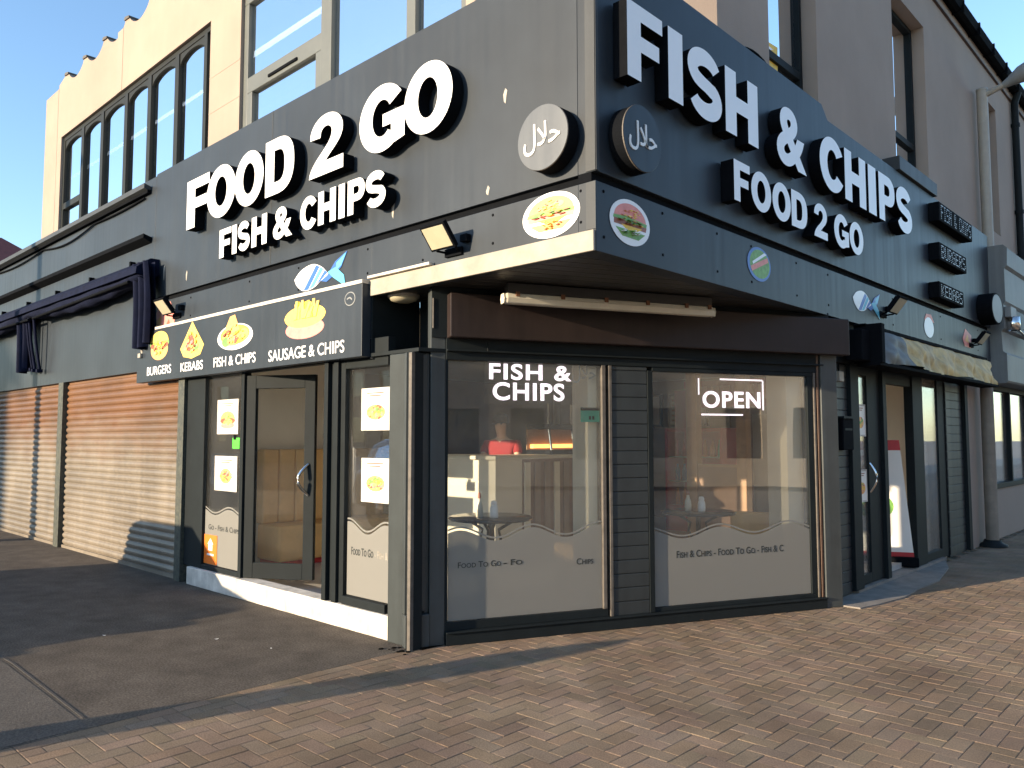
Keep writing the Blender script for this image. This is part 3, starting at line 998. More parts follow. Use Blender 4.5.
# door leaf, swung into the shop
hx, hy = -4.39, 0.06
fx, fy = -3.76, 0.44
ud = Vector((fx - hx, fy - hy, 0)); dw = ud.length; ud.normalize()
FD = Frame((hx, hy, 0), ud, (ud.y, -ud.x, 0))
mb = MB()
mb.fbox(FD, 0, 0.10, 0.19, 2.17, -0.025, 0.025)
mb.fbox(FD, dw - 0.11, dw, 0.19, 2.17, -0.025, 0.025)
mb.fbox(FD, 0.10, dw - 0.11, 2.04, 2.17, -0.025, 0.025)
mb.fbox(FD, 0.10, dw - 0.11, 0.19, 0.34, -0.025, 0.025)
dr = part(mb, "door", M_dark, bevel=0.004)
mb = MB(); mb.fbox(FD, 0.09, dw - 0.10, 0.33, 2.05, -0.004, 0.004); mb.build("door_glass", M_glass_lowhaze, dr)
for sgn in (1, -1):
    mb = MB()
    pts = [FD.P(dw - 0.06, 1.00 + 0.30 * k / 12, sgn * (0.026 + 0.08 * math.sin(math.pi * k / 12))) + ud * (-0.07 * math.sin(math.pi * k / 12)) for k in range(13)]
    mb.tube(pts, 0.014, 10)
    mb.build("handle", M_steel, dr)

# corner post group
mb = MB()
mb.fbox(FL, -2.005, -1.815, 0.0, 2.20, -0.14, 0.03)
part(mb, "pilaster", M_pilaster, bevel=0.006)
mb = MB()
mb.box(-1.69, -1.655, -0.095, -0.06, 0.0, 2.19)
mb.box(-1.80, -1.70, -0.045, 0.1, 0.0, 2.20, 1)
mb.box(-1.695, -1.655, -0.068, 0.02, 0.0, 2.19, 1)
part(mb, "shutter_rail", [M_rail, M_dark], bevel=0.003)
mb = MB()
mb.fbox(FC, -0.14, 0.045, 0.0, 0.24, -0.10, -0.002)
mb.fbox(FC, -0.14, 0.045, 0.24, 2.20, -0.10, -0.04)
mb.fbox(FC, -0.04, 0.02, 0.26, 2.19, -0.04, -0.028)
mb.fbox(FC, 0.045, 0.165, 0.0, 2.70, -0.10, -0.012)
part(mb, "corner_post", M_postdark, bevel=0.006)
mb = MB()
mb.box(-2.292, -2.278, 0.0, 0.50, 2.205, SZ)
mb.box(-2.278, -1.45, 0.50, 0.52, 2.205, SZ)
mb.slab([(-2.29, -0.01), (-1.68, -0.01), (-1.5, 0.52), (-2.29, 0.52)], 2.205, 2.235)
part(mb, "canopy_return", M_dark, bevel=0.003)
mb = MB(); mb.box(-2.296, -2.272, 0.0, 0.5, 2.19, 2.204)
part(mb, "return_trim", M_rail)
mb = MB(); mb.tube([FC.P(0.06, 2.39, 0.0), FC.P(0.06, 2.62, 0.0)], 0.007, 8)
part(mb, "white_conduit", M_rail)

# diagonal front
mb = MB()
mb.fbox(FC, 0.165, 3.77, 0.0, 0.088, -0.12, 0.03)
mb.fbox(FC, 0.165, 3.77, 0.088, 0.10, -0.12, 0.045)
part(mb, "stall_riser", M_dark, bevel=0.004)
mb = MB()
mb.fbox(FC, 0.165, 1.55, 0.10, 0.165, -0.10, -0.01)
mb.fbox(FC, 0.165, 0.185, 0.165, 2.15, -0.10, -0.01)
mb.fbox(FC, 1.935, 1.985, 0.10, 2.12, -0.10, 0.0)
mb.fbox(FC, 1.985, 3.70, 0.10, 0.135, -0.10, -0.01)
mb.fbox(FC, 3.635, 3.70, 0.135, 2.12, -0.10, -0.01)
mb.fbox(FC, 0.165, 3.77, 2.15, 2.32, -0.10, 0.0)
mb.fbox(FC, 1.985, 3.77, 2.115, 2.15, -0.10, -0.006)
mb.fbox(FC, 0.165, 3.80, 2.215, 2.23, 0.0, 0.03)
part(mb, "display_frame", M_dark, bevel=0.004)
mb = MB()
mb.fbox(FC, 1.502, 1.535, 0.165, 2.15, -0.10, 0.002)
mb.fbox(FC, 1.565, 1.592, 0.10, 2.15, -0.10, 0.004)
mb.fbox(FC, 3.70, 3.72, 0.10, 2.15, -0.10, 0.002)
part(mb, "pale_trim", M_rail, bevel=0.003)
mb = MB(); mb.fbox(FC, 3.735, 3.757, 0.10, 2.32, -0.10, 0.006)
part(mb, "copper_trim", M_copper, bevel=0.003)
mb = MB()
z = 0.10
while z < 2.13:
    z1 = min(z + 0.112, 2.15)
    mb.fbox(FC, 1.595, 1.932, z, z1 - 0.006, -0.10, -0.004)
    z += 0.112
mb.fbox(FC, 1.595, 1.932, 0.1, 2.15, -0.10, -0.014)
part(mb, "cladding_panel", M_clad, bevel=0.004)
mb = MB()
mb.fbox(FC, 3.77, 3.96, 0.0, 2.33, -0.16, 0.02)
part(mb, "end_post", M_postdark, bevel=0.006)
mb = MB()
mb.fbox(FC, 0.168, 4.05, 2.315, 2.655, 0.0, 0.10)
part(mb, "shutter_box", M_brownbox, bevel=0.008)
mb = MB(); mb.fbox(FC, 0.05, 3.9, 2.32, 2.72, -0.12, 0.0)
part(mb, "header", M_dark)
g3 = pane(FC, 0.18, 1.505, 0.165, 2.15, -0.03)
wavy(FC, 0.19, 1.50, 0.17, 0.80, 0.045, 0.60, 0.6, -0.024, g3)
text(FC, "Food To Go", 0.27, 0.62, 0.56, 0.605, -0.022, -0.021, g3, M_vinyltext, "vinyl_lettering", 0.006, True)
text(FC, "- Fo", 0.64, 0.80, 0.56, 0.605, -0.022, -0.021, g3, M_vinyltext, "vinyl_lettering", 0.02, True)
text(FC, "Chips", 1.27, 1.42, 0.53, 0.58, -0.022, -0.021, g3, M_vinyltext, "vinyl_lettering", 0.01, True)
g4 = pane(FC, 1.98, 3.64, 0.13, 2.12, -0.03)
wavy(FC, 1.99, 3.63, 0.14, 0.735, 0.042, 0.74, 2.2, -0.024, g4)
text(FC, "Fish & Chips - Food To Go - Fish & C", 2.21, 3.33, 0.53, 0.59, -0.022, -0.021, g4, M_vinyltext, "vinyl_lettering", 0.012, True)

# side entrance, shaded side
FRd = FR.off(-0.08)
mb = MB()
def clads(u0, u1, d):
    z = 0.03
    while z < 2.26:
        mb.fbox(FRd, u0, u1, z, min(z + 0.106, 2.28), d - 0.06, d)
        z += 0.112
    mb.fbox(FRd, u0, u1, 0.0, 2.28, d - 0.06, d - 0.01)
clads(3.66, 4.22, -0.01)
clads(7.62, 8.36, -0.01)
part(mb, "side_cladding", M_clad, bevel=0.004)
mb = MB()
mb.fbox(FRd, 4.22, 4.44, 0.04, 2.29, -0.10, 0.03)
mb.fbox(FRd, 5.17, 5.28, 0.04, 2.29, -0.10, 0.02)
mb.fbox(FRd, 8.36, 8.50, 0.02, 2.29, -0.10, 0.04)
mb.fbox(FRd, 7.32, 7.62, 0.02, 2.29, -0.10, -0.03)
mb.fbox(FRd, 3.66, 9.60, 2.29, 2.72, -0.10, 0.0)
mb.fbox(FRd, 5.29, 6.24, 2.15, 2.29, -0.09, -0.02)
mb.fbox(FRd, 6.24, 6.62, 0.04, 2.29, -0.10, 0.0)
mb.fbox(FRd, 6.62, 7.32, 0.04, 0.14, -0.09, -0.02)
part(mb, "side_frame", M_dark, bevel=0.005)
mb = MB()
mb.fbox(FRd, 4.44, 4.49, 0.05, 2.29, -0.07, -0.02)
mb.fbox(FRd, 4.80, 5.17, 0.05, 2.29, -0.07, -0.02)
mb.fbox(FRd, 4.49, 4.80, 0.05, 0.15, -0.07, -0.02)
mb.fbox(FRd, 4.49, 4.80, 2.20, 2.29, -0.07, -0.02)
sd = part(mb, "side_door", M_dark, bevel=0.004)
mb = MB(); mb.fbox(FRd, 4.48, 4.81, 0.14, 2.21, -0.05, -0.043); mb.build("door_glass", M_glass, sd)
mb = MB()
mb.tube([FRd.P(4.82, 0.98 + 0.30 * k / 10, -0.02 + 0.07 * math.sin(math.pi * k / 10)) for k in range(11)], 0.012, 8)
mb.build("handle", M_steel, sd)
pane(FRd, 6.62, 7.32, 0.14, 2.29, -0.05)
mb = MB(); mb.fbox(FRd, 8.50, 9.62, 0.0, 2.72, -0.10, -0.01)
part(mb, "side_pier", M_render_grey)

# interior of the chip shop
mb = MB()
FZ = 0.10
mb.slab([(-7.8, 0.14), (-1.72, 0.14), (-0.2, 3.5), (-0.2, 8.8), (-7.8, 8.8)], 0.0, FZ)
part(mb, "shop_floor", M_intfloor)
mb = MB()
mb.slab([(-7.8, 0.56), (-1.62, 0.56), (-0.3, 3.45), (-0.2, 8.8), (-7.8, 8.8)], 2.62, 2.68)
part(mb, "shop_ceiling", M_intwall)
mb = MB()
mb.box(-7.9, -7.8, 0.1, 8.8, 0, 2.66)
mb.box(-7.8, -0.2, 8.8, 8.9, 0, 2.66)
mb.box(-7.8, -5.68, 0.12, 0.2, 0, 2.66)
mb.box(-1.6, -0.14, 6.85, 6.95, 0, 2.66)
mb.box(-0.24, -0.14, 7.3, 8.8, 0, 2.66)
mb.box(-5.75, -5.68, 0.2, 2.4, 0, 2.66)
part(mb, "shop_wall", M_intwall)
mb = MB()
mb.fbox(FC, 1.43, 1.66, FZ, 2.62, -0.42, -0.12)
mb.fbox(FC, 3.50, 3.74, FZ, 2.62, -0.42, -0.14)
part(mb, "shop_column", M_counter)
mb = MB()
mb.box(-4.6, -2.4, 8.70, 8.78, 1.95, 2.6)
mb.box(-7.78, -7.7, 2.4, 8.6, 0.1, 2.6)
mb.box(-7.6, -4.6, 8.70, 8.78, 0.1, 2.6)
mb.box(-3.75, -3.35, 8.66, 8.7, 0.1, 1.95)
part(mb, "dark_wall_panel", M_intdark)

# ------------------------------------------------------------------ fascia signs
def speckle(L, u, v, a, b, n, pal, r=0.10):
    for k in range(n):
        q, an = math.sqrt(random.random()) * 0.85, random.uniform(0, 360)
        cx, cy = u + a * q * math.cos(R(an)), v + b * q * math.sin(R(an))
        rr = r * random.uniform(.5, 1.3)
        t0 = random.uniform(0, 180)
        L.append(([(cx + rr * a * math.cos(R(x)) * random.uniform(.7, 1.2), cy + rr * b * 1.3 * math.sin(R(x + t0 * .2)) * random.uniform(.6, 1.1)) for x in range(0, 360, 45)], random.choice(pal)))
    return L
def oval_ring(fr, cu, cv, a, b, layers, parent, name="food_decal"):
    mb = MB(); ms = []
    for i, (poly, m) in enumerate(layers):
        mb.prism(fr, poly, 0.0005, 0.0020 + 0.0004 * i, i)
        ms.append(m)
    return mb.build(name, ms, parent)
SL = thing("fascia_sign", "sunlit grey fascia with white raised FOOD 2 GO above FISH & CHIPS", "fascia sign", (-3.3, 0.0, 2.7))
mb = MB()
mb.fbox(FL, -6.60, -0.142, 3.205, 4.72, -0.295, 0.0)
mb.fbox(FL, -16.0, -6.605, 2.36, 4.70, -0.295, 0.0)
mb.fbox(FL, -6.60, -2.294, 2.36, 3.145, -0.06, -0.002)
mb.fbox(FL, -2.294, -0.142, 2.70, 3.145, -0.06, -0.002)
mb.fbox(FL, -6.60, -0.142, 3.145, 3.205, -0.06, -0.035, 1)
mb.fbox(FL, -3.915, -3.905, 3.21, 4.72, 0.0, 0.003, 2)
for u in (-5.6, -4.3, -3.4, -2.35, -1.65, -0.9, -0.12):
    for v in (2.90, 3.10):
        mb.lathe([(0.011, 0.0), (0.010, 0.004), (0.001, 0.006)], FL.P(u, v, -0.002), 8, 1, 'y')
mb.build("panel", [M_panel, M_black, M_panel2], SL, 0.003)
mb = MB()
mb.fbox(FL, -0.075, 0.0, 3.21, 4.72, 0.0, 0.006)
mb.fbox(FL, -0.075, 0.0, 2.84, 3.14, 0.0, 0.005)
mb.build("corner_trim", M_panel2, SL)
for (u, v, l) in ((-6.32, 3.55, .16), (-5.72, 3.40, .10), (-2.02, 3.42, .13), (-0.78, 3.95, .09), (-3.93, 4.30, .22), (-5.0, 4.28, .07), (-0.95, 3.30, .05)):
    mb = MB(); mb.prism(FL, [(u - .010, v - l * .8), (u + .006, v - l), (u + .014, v - l * .4), (u + .022, v), (u + .004, v + .02), (u - .016, v - .02)], 0.0, 0.002)
    mb.build("dropping", M_lampgrey, SL)
mb = MB()
mb.prism(Frame((0, 0, 0), (0, 1, 0), (1, 0, 0)), [(-0.09, 4.57), (0.0, 4.535), (0.0, 4.60), (-0.09, 4.63)][::-1], -16, -6.75)
mb.fbox(FL, -16, -6.75, 4.52, 4.56, 0.0, 0.05, 1)
mb.prism(Frame((0, 0, 0), (0, 1, 0), (1, 0, 0)), [(-0.10, 3.95), (0.0, 3.90), (0.0, 3.97), (-0.10, 4.0)][::-1], -16, -6.70, 1)
for u0, u1, dz in ((-13.5, -10.8, 0.05), (-10.8, -8.6, 0.09), (-8.6, -6.9, 0.02)):
    pts = [FL.P(u0 + (u1 - u0) * k / 10, 4.50 - dz * math.sin(math.pi * k / 10) - 0.01, 0.02) for k in range(11)]
    mb.tube(pts, 0.012, 6, 1)
mb.build("ledge", [M_panel2, M_black], SL)
DL = 0.12
def uL(px_u): return px_u
rowL1 = [('F', -5.49, -4.967), ('O', -5.014, -4.40), ('O', -4.411, -3.851), ('D', -3.815, -3.31), ('2', -3.059, -2.542), ('G', -2.317, -1.734), ('O', -1.737, -1.19)]
for ch, a, b in rowL1: letter(FL, ch, a, b, 3.81, 4.34, 0.012, DL, SL)
rowL2 = [('F', -4.71, -4.465), ('I', -4.442, -4.349), ('S', -4.326, -4.091), ('H', -4.054, -3.77), ('&', -3.655, -3.324), ('C', -3.193, -2.936), ('H', -2.906, -2.642), ('I', -2.599, -2.512), ('P', -2.47, -2.235), ('S', -2.222, -1.961)]
for ch, a, b in rowL2: letter(FL, ch, a, b, 3.375, 3.665, 0.012, DL, SL)
def halal(fr, u, v, r, parent, face=None):
    mb = MB()
    mb.prism(fr, ell(u, v, r, r, 48), 0.012, 0.125, 0, 1)
    mb.prism(fr, ell(u, v, r + .001, r + .001, 48) , 0.114, 0.1235, 2, 2)
    d = mb.build("halal_disc", [face or M_halaldisc, M_rim, M_rail], parent, 0.002)
    mb = MB()
    halal_script(mb, fr, u - 0.155, v - 0.10, 0.31, 0.20, 0.125, 0.131, 0.022)
    mb.build("halal_script", M_oldtext, d)
halal(FL, -0.332, 3.468, 0.212, SL)
def burger(fr, u, v, a, b, parent, bright=True):
    L = [(ell(u, v, a, b, 40), M_white),
         (ell(u, v + b * .10, a * .80, b * .72, 20, 0, 180), M_bun if bright else M_pink),
         ([(u - a * .84, v + b * .02), (u + a * .80, v - b * .04), (u + a * .84, v + b * .14), (u - a * .2, v + b * .24), (u - a * .82, v + b * .16)], M_leaf),
         ([(u - a * .80, v - b * .20), (u + a * .78, v - b * .22), (u + a * .82, v - b * .02), (u - a * .80, v + b * .04)], M_pink if bright else M_meat),
         ([(u - a * .45, v - b * .16), (u + a * .05, v - b * .50), (u + a * .60, v - b * .14)], M_yellow),
         ([(u - a * .72, v - b * .34), (u - a * .40, v - b * .66), (u + a * .40, v - b * .68), (u + a * .74, v - b * .36)], M_bun if bright else M_leaf),
         (ell(u + a * .30, v + b * .42, a * .18, b * .14, 12), M_pink)]
    speckle(L, u, v + b * .42, a * .62, b * .26, 22, [M_chip, M_bun, M_yellow, M_pink], .10)
    speckle(L, u, v + b * .02, a * .80, b * .14, 26, [M_leaf, M_meat, M_yellow, M_pink, M_leaf], .11)
    speckle(L, u, v - b * .45, a * .50, b * .20, 16, [M_bun, M_chip, M_pink] if bright else [M_leaf, M_white, M_leaf], .10)
    oval_ring(fr, u, v, a, b, L, parent)
burger(FL, -0.37, 2.995, 0.245, 0.150, SL)
def fishlogo(fr, u, v, s, parent):
    f = lambda pts: [(u + x * s, v + y * s) for x, y in pts]
    body = smooth_path([(-.415, .003), (-.30, .075), (-.12, .105), (.03, .06), (.14, -.02)], 5) + smooth_path([(.10, -.035), (.02, -.063), (-.10, -.112), (-.257, -.120), (-.37, -.06), (-.415, .003)], 5)[:-1]
    L = [(f(body), M_white),
         (f([(-.262, -.118), (-.18, -.118), (.0, .066), (-.06, .088)]), M_blue),
         (f([(-.168, -.117), (-.09, -.104), (.06, .038), (.01, .062)]), M_cyan),
         (f([(-.05, -.088), (.01, -.066), (.12, -.004), (.08, .024)]), M_blue),
         (f([(.02, -.066), (.12, -.028), (.24, .075), (.415, .140), (.33, .015), (.217, -.045), (.11, -.085)]), M_blue),
         (f([(.13, .0), (.2, -.055), (.395, -.16), (.37, -.06), (.25, .025)]), M_cyan),
         (f([(.26, .06), (.40, .128), (.33, .03), (.25, -.01)]), M_cyan)]
    oval_ring(fr, u, v, s, s, L, parent, "fish_logo")
fishlogo(FL, -3.05, 2.995, 1.0, SL)

SR = thing("fascia_sign", "shaded navy grey fascia with white raised FISH & CHIPS above FOOD 2 GO", "fascia sign", (0.0, 4.8, 2.7))
mb = MB()
prof = [(0.0, 3.205), (9.78, 3.205), (9.80, 4.62), (3.70, 4.62), (3.56, 4.74), (0.0, 4.74)]
mb.prism(FR, prof, -0.14, 0.0)
mb.fbox(FR, 0.0, 9.72, 2.70, 3.145, -0.14, -0.002)
mb.fbox(FR, 0.0, 9.72, 3.145, 3.205, -0.14, -0.035, 1)
for u in (0.08, 0.75, 1.5, 2.05, 2.9, 3.6, 5.4, 7.2, 9.0):
    for v in (2.80, 3.09):
        mb.lathe([(0.011, 0.0), (0.010, 0.004), (0.001, 0.006)], FR.P(u, v, -0.002), 8, 1, 'x')
mb.build("panel", [M_panel, M_black], SR, 0.003)
mb = MB()
mb.fbox(FR, 0.0, 0.03, 3.21, 4.74, 0.0, 0.005)
mb.build("corner_trim", M_panel2, SR)
mb = MB(); mb.fbox(FR, 5.68, 7.12, 4.625, 4.79, -0.16, 0.04)
mb.build("sill_block", M_panel2, SR, 0.006)
rowR1 = [('F', 0.181, 0.588), ('I', 0.659, 0.843), ('S', 0.91, 1.389), ('H', 1.444, 1.97), ('&', 2.303, 2.887), ('C', 3.182, 3.723), ('H', 3.776, 4.33), ('I', 4.404, 4.624), ('P', 4.709, 5.201), ('S', 5.257, 5.78)]
for ch, a, b in rowR1: letter(FR, ch, a, b, 3.84, 4.345, 0.012, DL, SR)
rowR2 = [('F', 1.553, 1.808), ('O', 1.83, 2.173), ('O', 2.198, 2.54), ('D', 2.556, 2.874), ('2', 3.019, 3.315), ('G', 3.474, 3.832), ('O', 3.852, 4.213)]
for ch, a, b in rowR2: letter(FR, ch, a, b, 3.34, 3.655, 0.012, DL, SR)
halal(FR, 0.335, 3.465, 0.215, SR, M_panel)
burger(FR, 0.362, 2.945, 0.225, 0.150, SR, False)
L = [(ell(2.18, 2.962, 0.205, 0.140, 30), M_blue), (ell(2.19, 2.965, 0.175, 0.118, 30), M_leaf),
     ([(2.03, 2.93), (2.05, 2.89), (2.34, 3.0), (2.33, 3.04)], M_pink), ([(2.06, 2.97), (2.07, 2.95), (2.31, 3.06), (2.27, 3.07)], M_white)]
oval_ring(FR, 0, 0, 1, 1, L, SR)
fishlogo(FR, 4.60, 2.955, 0.93, SR)
L = [([(6.52, 2.98), (6.60, 3.06), (6.80, 3.07), (6.92, 2.98)], M_pink), (ell(6.70, 2.90, 0.19, 0.125, 26), M_white)]
oval_ring(FR, 0, 0, 1, 1, L, SR)
L = [([(8.2, 2.90), (8.35, 3.05), (8.65, 2.98), (8.6, 2.80), (8.3, 2.80)], M_pink), ([(8.3, 2.88), (8.45, 2.98), (8.55, 2.86)], M_bun)]
oval_ring(FR, 0, 0, 1, 1, L, SR)
L = [([(-6.60, 2.93), (-6.42, 3.10), (-6.12, 3.12), (-5.98, 2.95), (-6.05, 2.72), (-6.45, 2.70)], M_pink), ([(-6.56, 2.90), (-6.5, 2.74), (-6.36, 2.72), (-6.36, 2.98)], M_bun), ([(-6.28, 2.80), (-6.15, 2.92), (-6.08, 2.80)], M_meat), ([(-6.34, 3.0), (-6.2, 3.1), (-6.1, 3.0)], M_white)]
oval_ring(FL, 0, 0, 1, 1, L, SL)
# loose cable on top of the shaded fascia
mb = MB()
mb.tube([FR.P(1.95 + 0.10 * k, 4.74 + 0.12 * math.sin(math.pi * k / 9), -0.10) for k in range(10)], 0.012, 6)
mb.build("loose_cable", M_black, SR)

# dot matrix sign boxes
D57 = {'F': "1F 10 10 1E 10 10 10", 'I': "0E 04 04 04 04 04 0E", 'S': "0F 10 10 0E 01 01 1E", 'H': "11 11 11 1F 11 11 11", '&': "0C 12 14 08 15 12 0D", 'C': "0E 11 10 10 10 11 0E", 'P': "1E 11 11 1E 10 10 10",
       'B': "1E 11 11 1E 11 11 1E", 'U': "11 11 11 11 11 11 0E", 'R': "1E 11 11 1E 14 12 11", 'G': "0E 11 10 17 11 11 0F", 'E': "1F 10 10 1E 10 10 1F", 'K': "11 12 14 18 14 12 11", 'A': "0E 11 11 1F 11 11 11", ' ': "00 00 00 00 00 00 00"}
def dotsign(txt, u0, u1, v0, v1, label):
    t = thing("dot_sign", label, "sign", FR.P((u0 + u1) / 2, v0, 0.0), 0, "unlit dot letter boxes on the shaded fascia")
    mb = MB(); mb.fbox(FR, u0, u1, v0, v1, 0.003, 0.13); mb.build("box", M_black, t, 0.008)
    mb = MB()
    nc = len(txt) * 6 - 1
    pu, pv = (u1 - u0 - 0.14) / nc, (v1 - v0 - 0.05) / 7
    for i, ch in enumerate(txt):
        for r_, h in enumerate(D57[ch].split()):
            for c in range(5):
                if int(h, 16) >> (4 - c) & 1:
                    uu, vv_ = u0 + 0.07 + (i * 6 + c + .5) * pu, v1 - 0.025 - (r_ + .5) * pv
                    mb.fbox(FR, uu - pu * .30, uu + pu * .30, vv_ - pv * .26, vv_ + pv * .26, 0.13, 0.134)
    mb.build("lettering", M_leddot, t)
dotsign("FISH & CHIPS", 6.83, 8.36, 4.245, 4.485, "upper black dot letter box reading FISH & CHIPS on shaded fascia")
dotsign("BURGERS", 6.78, 8.0, 3.745, 3.965, "black dot letter box reading BURGERS, middle of the three")
dotsign("KEBABS", 6.72, 7.80, 3.262, 3.465, "lowest black dot letter box reading KEBABS above the gold awning")
# projecting round sign
t = thing("round_sign", "round black drum sign at the far end of the shaded fascia", "sign", FR.P(9.35, 3.55, 0.0))
mb = MB(); mb.prism(FR, ell(9.30, 3.42, 0.34, 0.23, 30), 0.002, 0.20); mb.build("drum", M_black, t, 0.006)
mb = MB(); mb.prism(FR, ell(9.30, 3.42, 0.30, 0.205, 30), 0.20, 0.204); mb.build("face", M_grey, t)

# menu box
MS = thing("menu_sign", "long dark menu box with food pictures over the open door", "menu sign", (-4.5, -0.05, 2.2))
mb = MB()
mb.fbox(FL, -6.80, -2.293, 2.205, 2.80, 0.002, 0.09)
mb.build("box", M_panel, MS, 0.004)
mb = MB(); mb.fbox(FL, -6.30, -2.292, 2.80, 2.83, 0.002, 0.094)
mb.build("white_edge", M_whitepaint, MS)
FM = FL.off(0.09)
for txt, u0, u1, v0, v1 in (("BURGERS", -6.49, -5.84, 2.275, 2.375), ("KEBABS", -5.60, -5.07, 2.27, 2.368), ("FISH & CHIPS", -4.83, -3.98, 2.27, 2.37), ("SAUSAGE & CHIPS", -3.74, -2.53, 2.255, 2.36)):
    text(FM, txt, u0, u1, v0, v1, 0.0004, 0.003, MS, M_white, "lettering", 0.008)
def pic(layers):
    us = [p[0] for q, m in layers for p in q]; vs_ = [p[1] for q, m in layers for p in q]
    cu, cv = (min(us) + max(us)) / 2, (min(vs_) + max(vs_)) / 2
    speckle(layers, cu, cv - .02, (max(us) - min(us)) * .33, (max(vs_) - min(vs_)) * .30, 34, [M_chip, M_bun, M_yellow, M_meat, M_chip, M_pink], .13)
    oval_ring(FM, 0, 0, 1, 1, layers, MS, "food_picture")
u, v = -6.17, 2.60
pic([(ell(u, v - .04, .23, .12, 24), M_bun), (ell(u, v + .03, .26, .07, 24), M_leaf), (ell(u, v + .01, .24, .05, 24), M_meat), ([(u - .2, v + .04), (u + .2, v + .04), (u + .05, v - .03)], M_yellow), (ell(u, v + .05, .24, .12, 20, 0, 180), M_chip)])
u, v = -5.34, 2.58
pic([([(u - .28, v - .06), (u - .2, v - .15), (u, v - .18), (u + .2, v - .15), (u + .28, v - .05), (u + .08, v + .14), (u, v + .22), (u - .08, v + .14)], M_chip), ([(u - .2, v - .08), (u + .18, v - .09), (u + .04, v + .06), (u - .06, v + .08)], M_pink), (ell(u - .05, v - .05, .10, .05, 12), M_meat), (ell(u + .1, v - .06, .07, .04, 12), M_leaf), (ell(u, v + .03, .06, .04, 12), M_meat)])
u, v = -4.40, 2.56
pic([(ell(u, v - .01, .36, .13, 26), M_white), (ell(u, v + .01, .30, .10, 26), M_yellow), ([(u - .26, v + .0), (u - .1, v + .20), (u + .0, v + .21), (u + .12, v + .02), (u + .02, v - .10), (u - .15, v - .09)], M_bun), (ell(u + .18, v + .0, .10, .06, 14), M_chip), (ell(u - .18, v - .05, .08, .05, 14), M_leaf)])
u, v = -3.14, 2.60
Lc = [(ell(u, v - .09, .31, .09, 26), M_pink), (ell(u, v + .02, .33, .10, 22), M_chip)]
for k in range(22):
    a = random.uniform(55, 125)
    l0, l1 = random.uniform(0, .08), random.uniform(.09, .17)
    cx, cz = u + random.uniform(-.17, .17), v + .0
    x1, z1 = cx + l1 * 1.2 * math.cos(R(a)), cz + l1 * math.sin(R(a))
    Lc.append(([(cx - .02, cz), (cx + .02, cz), (x1 + .02, z1), (x1 - .02, z1)], random.choice([M_chip, M_yellow, M_bun, M_chip])))
mbp = MB()
for i, (p, m) in enumerate(Lc): mbp.prism(FM, p, 0.0004, 0.002 + 0.0004 * i, i)
mbp.build("food_picture", [m for p, m in Lc], MS)
mb = MB()
mb.prism(FM, ell(-2.46, 2.69, .075, .058, 24), 0.0004, 0.002, 0); mb.prism(FM, ell(-2.46, 2.69, .066, .050, 24), 0.0004, 0.0028, 1)
ribbon(mb, FM, [(-2.50, 2.69), (-2.46, 2.70), (-2.43, 2.68)], 0.012, 0.0004, 0.0036, 0)
mb.build("round_emblem", [M_grey, M_panel], MS)

# ------------------------------------------------------------------ lamps
def floodlight(label, loc, rotz):
    t = thing("floodlight", label, "floodlight", loc, rotz, "small floodlights under the fascia groove")
    tilt = R(38)
    c, s_ = math.cos(tilt), math.sin(tilt)
    # plate tilted so that its face looks outward and down; hinge behind
    FP = Frame((0, -0.17, 0.02), (1, 0, 0), (0, -c, -s_))
    FP.v = Vector((0, -s_, c)) * 1.0
    mb = MB()
    mb.fbox(FP, -0.13, 0.13, -0.10, 0.10, -0.035, 0.0)
    for k in range(7): mb.fbox(FP, -0.11 + k * 0.035, -0.10 + k * 0.035, -0.08, 0.08, -0.055, -0.035)
    h = mb.build("housing", M_black, t, 0.004, True)
    mb = MB(); mb.fbox(FP, -0.112, 0.112, -0.082, 0.082, 0.0, 0.004); mb.build("lens", M_lens, h, 0, True)
    mb = MB()
    mb.tube([FP.P(-0.10, 0.0, -0.03), (-0.10, -0.08, -0.05), (-0.06, -0.02, -0.06)], 0.010, 6)
    mb.tube([FP.P(0.10, 0.0, -0.03), (0.10, -0.08, -0.05), (0.06, -0.02, -0.06)], 0.010, 6)
    mb.box(-0.09, 0.09, -0.02, 0.0, -0.09, -0.03)
    mb.build("bracket", M_black, t, 0.003, True)
    mb = MB(); mb.box(0.10, 0.17, -0.045, 0.0, -0.01, 0.045); mb.build("sensor", M_black, t, 0.004, True)
    return t
fl = floodlight("floodlight on the sunlit fascia between the fish logo and burger oval", (-1.29, 0.0, 2.96), 0)
dup(fl, (-5.92, 0.0, 2.99), 0, "floodlight beside the kebab sticker above the menu box end")
dup(fl, (0.0, 5.05, 2.93), R(90), "floodlight beside the fish logo over the gold awning")
dup(fl, (0.0, 8.60, 2.90), R(90), "far floodlight over the outer end of the gold awning")

BT = thing("batten_light", "long yellowed fluorescent batten light under the dark canopy", "batten light", FC.P(1.4, 2.6, 0.36))
mb = MB()
sec = [(-0.035, 2.625), (-0.048, 2.588), (-0.035, 2.548), (0.035, 2.548), (0.048, 2.588), (0.035, 2.625)]
n = len(sec)
vs = []
for s_ in (0.49, 0.52, 2.32, 2.35):
    k = 0.75 if s_ in (0.49, 2.35) else 1
    vs += [FC.P(s_, 2.575 + (z - 2.575) * k, 0.36 + d * k) for d, z in sec]
fs = [(j * n + i, j * n + (i + 1) % n, (j + 1) * n + (i + 1) % n, (j + 1) * n + i) for j in range(3) for i in range(n)] + [list(range(n)), list(range(3 * n, 4 * n))[::-1]]
mb.add(vs, fs)
mb.build("diffuser", M_tube, BT, 0.008)
mb = MB(); mb.fbox(FC, 0.52, 2.32, 2.626, 2.70, 0.33, 0.39); mb.build("spine", M_soffit, BT)
mb = MB()
